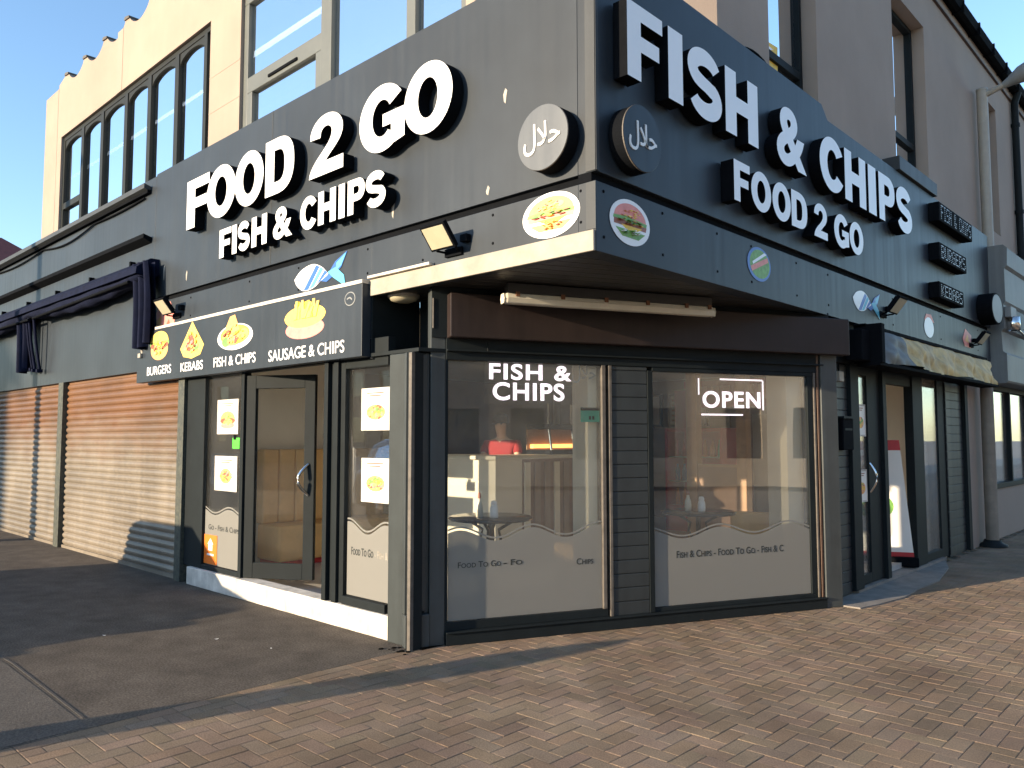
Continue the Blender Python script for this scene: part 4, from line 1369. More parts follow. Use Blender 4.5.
for s_ in (0.58, 0.95, 1.32, 1.69, 2.05, 2.27): mb.fbox(FC, s_, s_ + 0.03, 2.60, 2.635, 0.402, 0.414)
mb.build("clip", M_rust, BT)
bl = thing("bulkhead_light", "round white bulkhead light under the canopy near its left end", "bulkhead light", (-2.10, 0.18, SZ))
mb = MB(); mb.lathe([(0.12, 0.0), (0.12, -0.02), (0.105, -0.045), (0.06, -0.06), (0.001, -0.065)], (-2.10, 0.18, SZ), 24); mb.build("dome", M_lens, bl)
mb = MB(); mb.lathe([(0.13, 0.0), (0.13, -0.022), (0.121, -0.024)], (-2.10, 0.18, SZ), 24); mb.build("ring", M_lampgrey, bl)

# ------------------------------------------------------------------ awnings
AW = thing("awning", "retracted navy awning with folded side curtains above the roller shutters", "awning", (-9.5, -0.1, 3.5))
mb = MB()
pr = [(0.0, 3.66), (-0.10, 3.66), (-0.26, 3.54), (-0.27, 3.46), (-0.10, 3.44), (0.0, 3.46)]
n = len(pr)
ua, ub = -15.5, -6.46
vs = [(ua, y, z) for y, z in pr] + [(ub, y, z) for y, z in pr]
mb.add(vs, [(i, (i + 1) % n, (i + 1) % n + n, i + n) for i in range(n)] + [list(range(n)), list(range(n, 2 * n))[::-1]])
mb.build("cover", M_navy, AW)
mb = MB()      # sagging bundled fabric under the cover
N = 60
vs, fs = [], []
for i in range(N + 1):
    u = ua + (ub - ua) * i / N
    ph = ((u + 6.46) % 4.35) / 4.35
    sag = 0.05 + 0.11 * math.sin(math.pi * ph) ** 0.8 + 0.012 * math.sin(u * 9)
    for k in range(9):
        a = R(180 * k / 8)
        vs.append((u, -0.14 - 0.10 * math.cos(a) + 0.012 * math.sin(u * 5 + k), 3.445 - sag * math.sin(a) - 0.0))
for i in range(N):
    for k in range(8): fs.append((i * 9 + k, (i + 1) * 9 + k, (i + 1) * 9 + k + 1, i * 9 + k + 1))
mb.add(vs, fs, 0, True)
mb.build("fabric_roll", M_navy, AW)
def curtain(u0, u1, top, bot):
    mb = MB(); n = 22
    vs, fs = [], []
    for j in range(9):
        t = j / 8
        for i in range(n + 1):
            s_ = i / n
            wdt = (u1 - u0) * (1 + 0.06 * math.sin(3.1 * t))
            d = 0.15 + 0.07 * math.sin(s_ * math.pi * 5) * (0.7 + 0.3 * t) - 0.05 * t
            vs.append((u0 + wdt * s_ + 0.02 * math.sin(4 * t), -d - 0.03, top + (bot - top) * t - 0.03 * math.sin(s_ * 5) * t))
    for j in range(8):
        for i in range(n): fs.append((j * (n + 1) + i, j * (n + 1) + i + 1, (j + 1) * (n + 1) + i + 1, (j + 1) * (n + 1) + i))
    mb.add(vs, fs, 0, True)
    mb.add([(u0, -0.10, top), (u1, -0.10, top), (u1, -0.05, bot), (u0, -0.05, bot)], [(3, 2, 1, 0)], 0)
    mb.build("side_curtain", M_navy, AW)
curtain(-6.70, -6.34, 3.60, 2.62)
curtain(-11.30, -10.95, 3.55, 2.60)
for u0, z0, z1 in ((-6.68, 3.42, 2.55), (-10.78, 3.40, 2.62), (-10.55, 3.40, 2.60), (-10.90, 3.40, 2.64)):
    mb = MB(); mb.tube([(u0, -0.18, z0), (u0 + 0.01, -0.14, (z0 + z1) / 2), (u0 + 0.02, -0.08, z1)], 0.022, 8)
    mb.box(u0 - 0.03, u0 + 0.04, -0.12, -0.04, z1 - 0.05, z1)
    mb.build("folding_arm", M_lampgrey if u0 > -7 else M_navy, AW)
mb = MB(); mb.tube([(-12.9, -0.24, 3.36), (-10.6, -0.23, 3.35)], 0.02, 8); mb.tube([(-10.4, -0.23, 3.35), (-6.7, -0.25, 3.39)], 0.02, 8)
for u in (-7.2, -8.6, -10.0, -11.4, -12.8): mb.box(u - 0.02, u + 0.02, -0.06, 0.0, 3.62, 3.74)
mb.build("front_bar", M_black, AW)

AG = thing("awning", "crumpled gold fabric awning over the side entrance", "awning", (0.1, 6.6, 2.3))
mb = MB(); N = 90
vs, fs = [], []
for i in range(N + 1):
    u = 4.28 + (8.95 - 4.28) * i / N
    for k in range(8):
        t = k / 7
        fold = 0.040 * math.sin(u * 6.5 + 4.2 * t) + 0.026 * math.sin(u * 14 + 7 * t + 1) + 0.034 * math.sin(u * 3.1 - 9 * t) + 0.016 * math.sin(u * 23 - 11 * t)
        sag = 0.02 * math.sin(u * 2.7)
        vs.append(FR.P(u + 0.03 * math.sin(t * 4 + u), 2.665 - 0.37 * t + sag * t, 0.09 + 0.15 * t ** 0.6 + fold * t ** 0.6 * (1 - 0.5 * t)))
for i in range(N):
    for k in range(7): fs.append((i * 8 + k, (i + 1) * 8 + k, (i + 1) * 8 + k + 1, i * 8 + k + 1))
mb.add(vs, fs, [0 if i > 18 else 1 for i in range(N) for k in range(7)], True)
mb.build("fabric", [M_gold, M_greyfab], AG)
mb = MB()
mb.fbox(FR, 4.20, 4.29, 2.28, 2.67, 0.0, 0.27)
mb.fbox(FR, 4.20, 8.96, 2.255, 2.29, 0.02, 0.25)
mb.fbox(FR, 4.20, 8.96, 2.64, 2.68, 0.0, 0.12)
mb.fbox(FR, 3.98, 4.20, 2.30, 2.60, 0.0, 0.16)
mb.build("cassette", M_black, AG, 0.006)

# ------------------------------------------------------------------ things fixed to the shop front
def poster(fr, u0, u1, v0, v1, d, label, kind):
    t = thing("poster", label, "poster", fr.P((u0 + u1) / 2, v0, d), 0, "food posters in clear holders on the glass")
    mb = MB(); mb.fbox(fr, u0, u1, v0, v1, d, d + 0.002); p = mb.build("sheet", M_paper, t)
    mb = MB()
    e = 0.018
    for a, b, c, f in ((u0 - e, u1 + e, v1, v1 + e), (u0 - e, u1 + e, v0 - e, v0), (u0 - e, u0, v0, v1), (u1, u1 + e, v0, v1)): mb.fbox(fr, a, b, c, f, d, d + 0.004)
    mb.build("holder", M_whitepaint, t)
    mb = MB()
    W_, H_ = u1 - u0, v1 - v0
    cu, cv = u0 + W_ * .5, v0 + H_ * .42
    if kind == 'burger':
        L = [(ell(cu, cv, W_ * .38, H_ * .26, 24), M_bun), (ell(cu, cv - H_ * .05, W_ * .40, H_ * .10, 20), M_meat), (ell(cu, cv - H_ * .20, W_ * .36, H_ * .10, 20), M_pink)]
    elif kind == 'ball':
        L = [(ell(cu, cv, W_ * .28, H_ * .24, 24), M_bun), (ell(cu, cv + H_ * .04, W_ * .16, H_ * .12, 20), M_meat)]
    else:
        L = [(ell(cu, cv, W_ * .36, H_ * .20, 24), M_bun)]
        for k in range(7): L.append((ell(cu + random.uniform(-.25, .25) * W_, cv + random.uniform(-.12, .12) * H_, W_ * .12, H_ * .07, 12), random.choice([M_pink, M_yellow, M_leaf, M_meat])))
    speckle(L, cu, cv, W_ * .34, H_ * .20, 30, [M_bun, M_chip, M_meat, M_pink, M_leaf, M_yellow], .16)
    for i, (q, m) in enumerate(L): mb.prism(fr, q, d + 0.002, d + 0.0024 + 0.0001 * i, i)
    k0 = len(L)
    for i, (a, b) in enumerate(((.15, .8), (.25, .7))): mb.fbox(fr, u0 + W_ * a, u0 + W_ * b, v1 - H_ * (.09 + .07 * i), v1 - H_ * (.06 + .07 * i), d + 0.002, d + 0.003, k0)
    mb.build("food_picture", [m for q, m in L] + [M_meat], t)
    return t
poster(FL, -4.99, -4.58, 1.61, 1.93, -0.052, "burger poster in the left window beside the door, the upper one", 'burger')
poster(FL, -5.02, -4.58, 1.03, 1.35, -0.052, "poster of one fried ball in the left window under the burger poster", 'ball')
poster(FL, -2.46, -2.11, 1.63, 1.94, -0.052, "upper bright food poster in the narrow window right of the door", 'plate')
poster(FL, -2.45, -2.11, 1.05, 1.37, -0.052, "lower bright food poster in the narrow window right of the door", 'plate')
poster(FRd, 4.52, 4.78, 1.58, 1.88, -0.042, "upper food poster on the glazed side door", 'plate')
poster(FRd, 4.52, 4.77, 0.90, 1.20, -0.042, "lower food poster on the glazed side door", 'plate')
t = thing("sticker", "small bright green sticker between the posters in the left window", "sticker", FL.P(-4.6, 1.45, -0.054))
mb = MB(); mb.fbox(FL, -4.675, -4.53, 1.445, 1.555, -0.054, -0.052); mb.build("sheet", M_green, t)
mb = MB(); mb.fbox(FL, -4.655, -4.60, 1.535, 1.585, -0.054, -0.051); mb.build("top_tab", M_black, t)
t = thing("sticker", "orange sticker with a white house mark low in the left window", "sticker", FL.P(-5.13, 0.25, -0.051))
mb = MB(); mb.fbox(FL, -5.235, -4.95, 0.245, 0.545, -0.051, -0.049); mb.build("sheet", M_orange, t)
mb = MB()
mb.prism(FL, [(-5.135, .385), (-5.05, .385), (-5.05, .45), (-5.03, .45), (-5.0925, .51), (-5.155, .45), (-5.135, .45)], -0.049, -0.0475)
mb.build("house_mark", M_white, t)
mb = MB(); mb.fbox(FL, -5.165, -5.02, .332, .352, -0.049, -0.0478); mb.build("white_strip", M_white, t)
t = thing("rating_sticker", "teal hygiene rating sticker inside the pillar edge of the chip counter window", "sticker", FC.P(1.43, 1.68, -0.044))
mb = MB(); mb.fbox(FC, 1.325, 1.50, 1.68, 1.80, -0.044, -0.041); mb.build("sheet", M_teal, t)
mb = MB(); mb.fbox(FC, 1.325, 1.50, 1.775, 1.80, -0.041, -0.0402); mb.fbox(FC, 1.40, 1.42, 1.70, 1.73, -0.041, -0.0402); mb.fbox(FC, 1.43, 1.45, 1.70, 1.73, -0.041, -0.0402); mb.build("print", M_black, t)
mb = MB(); halal_script(mb, FC, 1.25, 2.0, 0.22, 0.15, -0.043, -0.0415, 0.011)
tag(mb.build("halal_sticker", M_grey), "thin pale halal script on glass beside the FISH & CHIPS light", "sticker")

# LED signs hung behind the glass
def led(fr, label, rows, u0, u1, v0, v1, d):
    t = thing("led_sign", label, "led sign", fr.P((u0 + u1) / 2, v0, d))
    mb = MB(); mb.fbox(fr, u0, u1, v0, v1, d - 0.006, d - 0.002); mb.build("panel", M_clear, t)
    for txt, a, b, c, e in rows: text(fr, txt, a, b, c, e, d, d + 0.004, t, M_led, "lit_lettering", 0.022, False, 1.12)
    return t
led(FC, "lit white FISH & CHIPS sign hanging inside the left diagonal window", [("FISH &", 0.545, 1.265, 2.015, 2.145), ("CHIPS", 0.575, 1.20, 1.85, 1.995)], 0.50, 1.30, 1.82, 2.16, -0.09)
lo = led(FC, "lit white OPEN sign with a broken border inside the right window", [("OPEN", 2.545, 3.165, 1.815, 1.965)], 2.49, 3.22, 1.72, 2.10, -0.09)
mb = MB()
for a, b, c, e in ((2.50, 2.51, 1.93, 2.075), (2.73, 3.19, 2.065, 2.078), (3.19, 3.202, 1.80, 2.07), (2.53, 2.97, 1.748, 1.762)): mb.fbox(FC, a, b, c, e, -0.09, -0.086)
mb.build("lit_border", M_led, lo)

t = thing("letter_box", "small black letter box on the boarded corner by the side door", "letter box", FRd.P(3.97, 1.42, 0.0))
mb = MB(); mb.fbox(FRd, 3.84, 4.10, 1.43, 1.74, -0.008, 0.09); mb.build("box", M_black, t, 0.008)
mb = MB(); mb.fbox(FRd, 3.88, 4.06, 1.62, 1.64, 0.09, 0.094); mb.fbox(FRd, 3.83, 4.11, 1.735, 1.755, -0.005, 0.105); mb.build("flap", M_dark, t)
t = thing("socket_box", "small beige box high on the boarded corner above letter box", "box", FRd.P(4.0, 2.1, 0.0))
mb = MB(); mb.fbox(FRd, 3.95, 4.06, 2.10, 2.20, -0.008, 0.03); mb.build("box", M_lampgrey, t, 0.006)
mb = MB(); mb.tube([FRd.P(4.0, 2.2, 0.0), FRd.P(4.0, 2.28, 0.0)], 0.008, 6); mb.build("cable", M_black, t)

# ------------------------------------------------------------------ furniture and goods in the shop
CT = thing("serving_counter", "cream fronted serving counter with brown striped side inside the shop", "counter", (-3.9, 3.4, FZ))
mb = MB()
mb.box(-7.0, -3.44, 2.60, 3.05, FZ, 1.30)
mb.build("front", M_counter, CT, 0.006)
mb = MB()
mb.box(-3.90, -3.44, 3.055, 5.6, FZ, 1.30, 1)
for k in range(14):
    y0 = 3.08 + k * 0.18
    mb.box(-3.44, -3.425, y0, y0 + 0.10, FZ + 0.05, 1.26, 0 if k % 3 else 2)
mb.build("side", [M_counter2, M_intdark, M_counter], CT)
mb = MB()
mb.box(-7.0, -3.40, 2.56, 3.10, 1.30, 1.345); mb.box(-3.95, -3.40, 3.10, 5.64, 1.30, 1.345)
mb.build("top", M_counter, CT, 0.008)
HC = thing("heated_cabinet", "glowing heated food cabinet with steel posts on the serving counter", "food cabinet", (-3.65, 4.2, 1.345))
mb = MB(); mb.box(-3.88, -3.46, 3.6, 5.3, 1.345, 1.40); mb.box(-3.88, -3.50, 3.6, 5.3, 1.66, 1.72); mb.build("shelf", M_black, HC, 0.006)
mb = MB()
for y in (3.65, 4.1, 4.5, 4.9, 5.25): mb.tube([(-3.50, y, 1.40), (-3.55, y, 1.70), (-3.58, y + .03, 1.98)], 0.016, 8)
mb.build("post", M_steel, HC)
mb = MB(); mb.box(-3.86, -3.80, 3.65, 5.25, 1.42, 1.47); mb.build("heat_lamp", M_glow, HC)
mb = MB(); mb.box(-3.88, -3.865, 3.6, 5.3, 1.40, 1.66); mb.build("back_panel", M_wood, HC)

def table(label, x, y, z):
    t = thing("bistro_table", label, "table", (x, y, FZ), 0, "round bistro tables inside the shop")
    mb = MB(); mb.lathe([(0.001, z - FZ), (0.34, z - FZ), (0.355, z - FZ - 0.012), (0.34, z - FZ - 0.028), (0.001, z - FZ - 0.028)], (0, 0, 0), 36); mb.build("table_top", M_marble, t, 0, True)
    mb = MB()
    h = z - FZ - 0.03
    mb.tube([(0, 0, 0.12), (0, 0, h)], 0.022, 10)
    for k in range(4):
        a = R(90 * k + 30)
        f = lambda r, zz: (r * math.cos(a), r * math.sin(a), zz)
        mb.tube([f(.24, 0.02), f(.20, .06), f(.10, .10), f(.03, .20), f(.06, .34), f(.03, .46)], 0.013, 8)
        mb.tube([f(.03, h - .26), f(.09, h - .16), f(.07, h - .08), f(.20, h)], 0.013, 8)
    mb.build("iron_base", M_iron, t, 0, True)
    return t
table("round black table with ornate iron base behind the left diagonal window", -1.78, 0.86, 0.90)
table("round black table with ornate iron base behind the OPEN window", -1.0, 2.86, 0.86)
def shaker(label, x, y, z, kind):
    t = thing("shaker", label, "shaker", (x, y, z), 0, "salt and vinegar shakers on the tables")
    mb = MB()
    if kind == 0: mb.lathe([(0.001, 0), (0.034, 0), (0.036, .02), (0.034, .08), (0.022, .105), (0.001, .105)], (0, 0, 0), 14)
    else: mb.lathe([(0.001, 0), (0.030, 0), (0.032, .05), (0.028, .09), (0.014, .13), (0.012, .155), (0.001, .155)], (0, 0, 0), 14)
    mb.build("body", M_white if kind == 0 else M_tube, t, 0, True)
    mb = MB()
    if kind == 0: mb.lathe([(0.024, .10), (0.028, .115), (0.02, .135), (0.001, .14)], (0, 0, 0), 14)
    else: mb.lathe([(0.014, .15), (0.014, .175), (0.006, .20), (0.001, .20)], (0, 0, 0), 12)
    mb.build("cap", M_white if kind == 0 else M_meat, t, 0, True)
shaker("slim vinegar bottle with a dark cap on the left window table", -1.83, 0.78, 0.90, 1)
shaker("white salt shaker beside the slim vinegar bottle on left table", -1.68, 0.80, 0.90, 0)
shaker("slim vinegar bottle on the table behind the OPEN window", -1.07, 2.80, 0.86, 1)
shaker("white salt shaker on the table behind the OPEN window", -0.95, 2.84, 0.86, 0)

BS = thing("booth_bench", "long tan upholstered booth bench seen through the open doorway", "bench", (-5.3, 1.6, FZ))
mb = MB(); mb.box(-5.62, -5.12, 0.86, 3.2, FZ + 0.06, 0.56); mb.build("seat", M_tan, BS, 0.03)
mb = MB()
for k in range(11): mb.box(-5.66, -5.50, 0.86 + k * 0.213, 0.86 + k * 0.213 + 0.208, 0.56, 1.42)
mb.build("backrest", M_tan, BS, 0.025)
mb = MB(); mb.box(-5.60, -5.16, 0.90, 3.16, FZ, FZ + 0.06); mb.build("base", M_red, BS)
def stool(label, x, y, z):
    t = thing("upholstered_seat", label, "seat", (x, y, FZ), 0, "tan upholstered seats by the windows")
    mb = MB(); mb.box(-0.22, 0.22, -0.20, 0.20, 0.30, 0.46); mb.build("cushion", M_tan, t, 0.03, True)
    mb = MB(); mb.box(-0.22, 0.22, 0.14, 0.22, 0.46, z); mb.build("backrest", M_tan, t, 0.03, True)
    mb = MB(); mb.box(-0.20, 0.20, -0.18, 0.20, 0.0, 0.30); mb.build("base", M_intdark, t, 0.01, True)
    return t
s1 = stool("tan upholstered seat back near the pillar in the left diagonal window", -1.82, 2.15, 0.72)
s2 = dup(s1, (-0.72, 3.35, FZ), 0.3, "tan upholstered seat back near the right edge of the OPEN window")
t = thing("wall_banner", "tall narrow red banner on the back wall behind the OPEN window", "banner", (-4.64, 8.57, 1.25))
mb = MB(); mb.box(-4.78, -4.50, 8.56, 8.58, 1.25, 2.4); mb.build("cloth", M_red, t)
mb = MB(); mb.tube([(-4.82, 8.57, 2.41), (-4.46, 8.57, 2.41)], 0.015, 8); mb.build("rail", M_wood, t)
t = thing("wood_screen", "tall oak post and rail screen dividing the seating inside", "screen", (-2.4, 6.0, FZ))
mb = MB(); mb.box(-2.95, -2.79, 5.9, 6.06, FZ, 2.6); mb.box(-2.19, -2.05, 5.9, 6.06, FZ, 2.6); mb.build("post", M_wood, t, 0.01)
mb = MB(); mb.box(-2.79, -2.19, 5.95, 6.0, FZ, 1.15); mb.build("panel", M_intdark, t)
mb = MB(); mb.box(-2.79, -2.19, 5.95, 6.0, 1.15, 1.19); mb.build("rail", M_wood, t)
t = thing("menu_board", "red menu board high on the back wall of the shop", "menu board", (-3.8, 8.5, 2.1))
mb = MB(); mb.box(-4.6, -2.5, 8.60, 8.66, 2.08, 2.55); mb.build("board", M_red, t, 0.005)  # plain red board
mb = MB()
for k in range(9): mb.box(-4.5 + k * .22, -4.36 + k * .22, 8.595, 8.60, 2.2 + .05 * (k % 3), 2.45)
mb.build("print", M_pink, t)
t = thing("drinks_fridge", "low open fridge of coloured drinks at the back left of the OPEN window", "fridge", (-3.5, 7.3, FZ))
mb = MB()
mb.box(-4.0, -3.0, 7.5, 7.54, FZ, 1.7); mb.box(-4.0, -3.96, 7.0, 7.5, FZ, 1.7); mb.box(-3.04, -3.0, 7.0, 7.5, FZ, 1.7); mb.box(-3.96, -3.04, 7.0, 7.5, 1.64, 1.7); mb.box(-3.96, -3.04, 7.0, 7.5, FZ, 0.5)
mb.build("cabinet", M_red, t, 0.006)
mb = MB(); mb.box(-3.955, -3.045, 7.05, 7.49, 0.86, 0.88); mb.box(-3.955, -3.045, 7.05, 7.49, 1.24, 1.26); mb.build("shelf", M_lampgrey, t)
bm_ = [M_orange, M_teal, M_blue, M_yellow, M_red, M_cyan]
k = 0
for z in (0.50, 0.88, 1.26):
    for c in range(7):
        bt = thing("drink_bottle", "small coloured drink bottle standing in the red fridge", "bottle", (-3.87 + c * 0.125, 7.16, z), 0, "drink bottles in the fridge")
        mb = MB(); mb.lathe([(.001, 0), (.036, 0), (.037, .15), (.016, .22), (.016, .26), (.001, .26)], (0, 0, 0), 10); mb.build("body", bm_[(c // 2 + k) % 6], bt, 0, True)
    k += 2
for k, (x0, lb) in enumerate(((-6.9, "framed food menu board above counter, farthest left"), (-5.9, "framed food menu board above counter, in the middle"), (-4.95, "framed food menu board above counter, nearest the red wall banner"))):
    t = thing("wall_menu", lb, "menu board", (x0 + .4, 8.6, 1.7), 0, "menu boards behind the counter")
    mb = MB(); mb.box(x0, x0 + 0.8, 8.62, 8.68, 1.75, 2.35); mb.build("frame", M_black, t)
    mb = MB(); mb.box(x0 + .04, x0 + 0.76, 8.612, 8.62, 1.79, 2.31); mb.build("sheet", M_paper, t)
    mb = MB()
    for r_ in range(5): mb.box(x0 + .08, x0 + .5 + .2 * random.random(), 8.606, 8.612, 1.85 + r_ * .09, 1.88 + r_ * .09)
    mb.build("print", M_meat, t)
t = thing("pull_up_banner", "white banner with red bands and food pictures standing in side doorway", "banner", (-0.35, 6.0, 0.05))
FB = Frame((-0.66, 5.90, 0), (0.90, 0.43, 0), (0.43, -0.90, 0))
mb = MB(); mb.prism(FB, [(0.0, 0.16), (0.62, 0.16), (0.50, 1.52), (0.0, 1.52)], -0.012, 0.0); mb.build("sheet", M_paper, t)
mb = MB(); mb.prism(FB, [(0.0, 1.40), (0.512, 1.40), (0.50, 1.52), (0.0, 1.52)], 0.0, 0.003); mb.prism(FB, [(0.0, 0.16), (0.62, 0.16), (0.616, 0.21), (0.0, 0.21)], 0.0, 0.003); mb.build("red_band", M_red, t)
mb = MB(); mb.prism(FB, ell(0.17, 1.22, 0.17, 0.13, 24), 0.0, 0.003); mb.prism(FB, ell(0.22, 0.74, 0.20, 0.15, 24), 0.0, 0.003, 1); mb.prism(FB, ell(0.22, 0.74, 0.12, 0.09, 24), 0.0, 0.0045, 2); mb.prism(FB, ell(0.16, 1.22, 0.10, 0.08, 24), 0.0, 0.0045, 2); mb.build("food_picture", [M_meat, M_leaf, M_bun], t)
mb = MB(); mb.fbox(FB, -0.03, 0.66, 0.05, 0.16, -0.10, 0.08); mb.build("foot", M_black, t, 0.01)

# ------------------------------------------------------------------ the person behind the counter
def skin_mesh(name, verts, edges, radii, mat, parent, root=0, sub=2):
    me = bpy.data.meshes.new("tmp")
    me.from_pydata(verts, edges, [])
    ob = bpy.data.objects.new("tmp", me)
    COL.objects.link(ob)
    ob.modifiers.new("skin", 'SKIN').use_smooth_shade = True
    sd_ = ob.modifiers.new("sub", 'SUBSURF')
    sd_.levels = sub
    for i, r in enumerate(radii):
        sv = me.skin_vertices[0].data[i]
        sv.radius = (r, r) if not isinstance(r, tuple) else r
        sv.use_root = (i == root)
    bpy.context.view_layer.update()
    m2 = bpy.data.meshes.new_from_object(ob.evaluated_get(bpy.context.evaluated_depsgraph_get()))
    bpy.data.objects.remove(ob)
    m2.name = name
    m2.materials.clear()
    m2.materials.append(mat)
    o = bpy.data.objects.new(name, m2)
    COL.objects.link(o)
    o.parent = parent
    return o
PE = thing("person", "person in red shirt and dark cap working behind the serving counter", "person", (-4.17, 3.46, FZ), R(25))
V, E, Rr = [], [], []
def sv(p, r, link=None):
    V.append(p); Rr.append(r)
    if link is not None: E.append((link, len(V) - 1))
    return len(V) - 1
pel = sv((0, 0, .93), (.15, .10))
ch = sv((0, .01, 1.15), (.13, .09), pel); ch2 = sv((0, .0, 1.36), (.15, .09), ch)
nk = sv((0, -.02, 1.47), .052, ch2); h0 = sv((0, -.05, 1.55), .078, nk); h1 = sv((0, -.055, 1.63), .092, h0); sv((0, -.045, 1.70), .070, h1)
sv((0, -.15, 1.60), .014, h1)
for s_ in (-1, 1):
    sh = sv((s_ * .19, .0, 1.38), .055, ch2); el = sv((s_ * .25, -.10, 1.16), .040, sh); wr = sv((s_ * .17, -.32, 1.14), .028, el); pa = sv((s_ * .15, -.39, 1.13), (.034, .018), wr)
    for k, (dx, l) in enumerate(((-.030, .06), (-.010, .07), (.010, .068), (.028, .052))):
        f1 = sv((s_ * .15 + dx, -.43, 1.125), .009, pa); sv((s_ * .15 + dx, -.43 - l, 1.105), .008, f1)
    tb = sv((s_ * .11, -.38, 1.125), .010, pa); sv((s_ * .095, -.42, 1.115), .009, tb)
    hp = sv((s_ * .10, 0, .86), .085, pel); kn = sv((s_ * .11, -.03, .49), .058, hp); an = sv((s_ * .11, .02, .09), .040, kn); sv((s_ * .12, -.14, .04), .036, an)
skin_mesh("body", V, E, Rr, M_skin, PE)
V, E, Rr = [], [], []
a = sv((0, 0, .90), (.175, .125)); b = sv((0, .01, 1.15), (.155, .115), a); c = sv((0, 0, 1.35), (.165, .112), b); sv((0, -.005, 1.42), .085, c)
for s_ in (-1, 1):
    sh = sv((s_ * .20, .0, 1.37), .075, c); sv((s_ * .235, -.06, 1.24), .064, sh)
skin_mesh("shirt", V, E, Rr, M_redcloth, PE)
V, E, Rr = [], [], []
a = sv((0, 0, .92), (.165, .115))
for s_ in (-1, 1):
    hp = sv((s_ * .10, 0, .82), .098, a); kn = sv((s_ * .11, -.03, .49), .074, hp); sv((s_ * .11, .02, .12), .058, kn)
skin_mesh("trousers", V, E, Rr, M_black, PE)
mb = MB()
mb.lathe([(.101, -.02), (.104, .02), (.095, .07), (.06, .105), (.001, .115)], (0, -.05, 1.655), 20)
mb.add([(-.07, -.14, 1.66), (.07, -.14, 1.66), (.055, -.22, 1.645), (-.055, -.22, 1.645), (-.07, -.14, 1.65), (.07, -.14, 1.65), (.055, -.22, 1.635), (-.055, -.22, 1.635)], [(0, 3, 2, 1), (4, 5, 6, 7), (2, 3, 7, 6), (0, 1, 5, 4), (1, 2, 6, 5), (3, 0, 4, 7)])
mb.build("cap", M_hair, PE, 0, True)
mb = MB()
for s_ in (-1, 1): mb.lathe([(.001, -.012), (.011, -.006), (.013, 0), (.011, .006), (.001, .012)], (s_ * .034, -.136, 1.63), 10)
mb.build("eyes", M_hair, PE, 0, True)

# ------------------------------------------------------------------ neighbouring shop and street things
NB = thing("neighbouring_shop", "neighbouring shop with bulky grey moulded fascia beyond the side entrance", "shop", (0, 12, 0))
mb = MB()
pr = [(-0.2, 2.37), (0.17, 2.37), (0.19, 2.40), (0.19, 2.80), (0.14, 2.84), (0.13, 3.15), (0.17, 3.19), (0.17, 3.55), (0.20, 3.60), (0.20, 4.10), (0.24, 4.14), (0.25, 4.40), (0.20, 4.45), (-0.2, 4.45)]
n = len(pr)
vs = [FR.P(9.80, z, d) for d, z in pr] + [FR.P(17, z, d) for d, z in pr]
mb.add(vs, [(i, i + n, (i + 1) % n + n, (i + 1) % n) for i in range(n)] + [list(range(n))[::-1], list(range(n, 2 * n))])
mb.build("fascia", M_nfascia, NB, 0.006)
mb = MB(); mb.fbox(FR, 9.64, 17, 0.0, 0.76, -0.3, -0.10); mb.fbox(FR, 9.64, 10.1, 0.76, 2.37, -0.3, -0.105); mb.fbox(FR, 14.2, 17, 0.76, 2.37, -0.3, -0.105)
mb.build("wall", M_render_grey, NB)
mb = MB()
mb.fbox(FR, 10.1, 14.2, 0.76, 0.84, -0.22, -0.08); mb.fbox(FR, 10.1, 14.2, 2.29, 2.37, -0.22, -0.11)
for a in (10.1, 11.35, 12.7, 14.12): mb.fbox(FR, a, a + 0.08, 0.84, 2.29, -0.22, -0.11)
f = mb.build("window", M_dark, NB, 0.004)
mb = MB(); mb.fbox(FR, 10.12, 14.18, 0.8, 2.33, -0.18, -0.172); mb.build("pane", M_glass, f)
mb = MB(); mb.quad(FR.P(9.8, 0, -1.4), FR.P(16, 0, -1.4), FR.P(16, 2.4, -1.4), FR.P(9.8, 2.4, -1.4)); mb.build("back_room", M_intdark, NB)
t = thing("cable_clamp", "steel banded junction box on the grey fascia next to drum sign", "junction box", FR.P(9.95, 3.3, 0.2))
mb = MB(); mb.fbox(FR, 9.86, 10.22, 3.36, 3.52, 0.175, 0.26); mb.build("box", M_grey, t, 0.006)
mb = MB(); mb.lathe([(.09, -.10), (.10, -.10), (.10, .10), (.09, .10)], FR.P(10.05, 3.27, 0.24), 18); mb.tube([FR.P(10.1, 3.2, 0.28), FR.P(10.35, 3.12, 0.32), FR.P(10.5, 3.18, 0.28)], 0.02, 8); mb.build("steel_band", M_steel, t)
t = thing("red_sign", "round red sign sticking out at the right edge of the street", "sign", FR.P(11.0, 3.3, 0.3))
mb = MB(); mb.lathe([(.001, -.03), (.33, -.03), (.34, 0), (.33, .03), (.001, .03)], FR.P(11.05, 3.28, 0.40), 30, 0, 'x'); mb.build("disc", M_red, t)
mb = MB(); mb.tube([FR.P(11.05, 3.28, 0.2), FR.P(11.05, 3.28, 0.39)], 0.02, 8); mb.build("bracket", M_black, t)

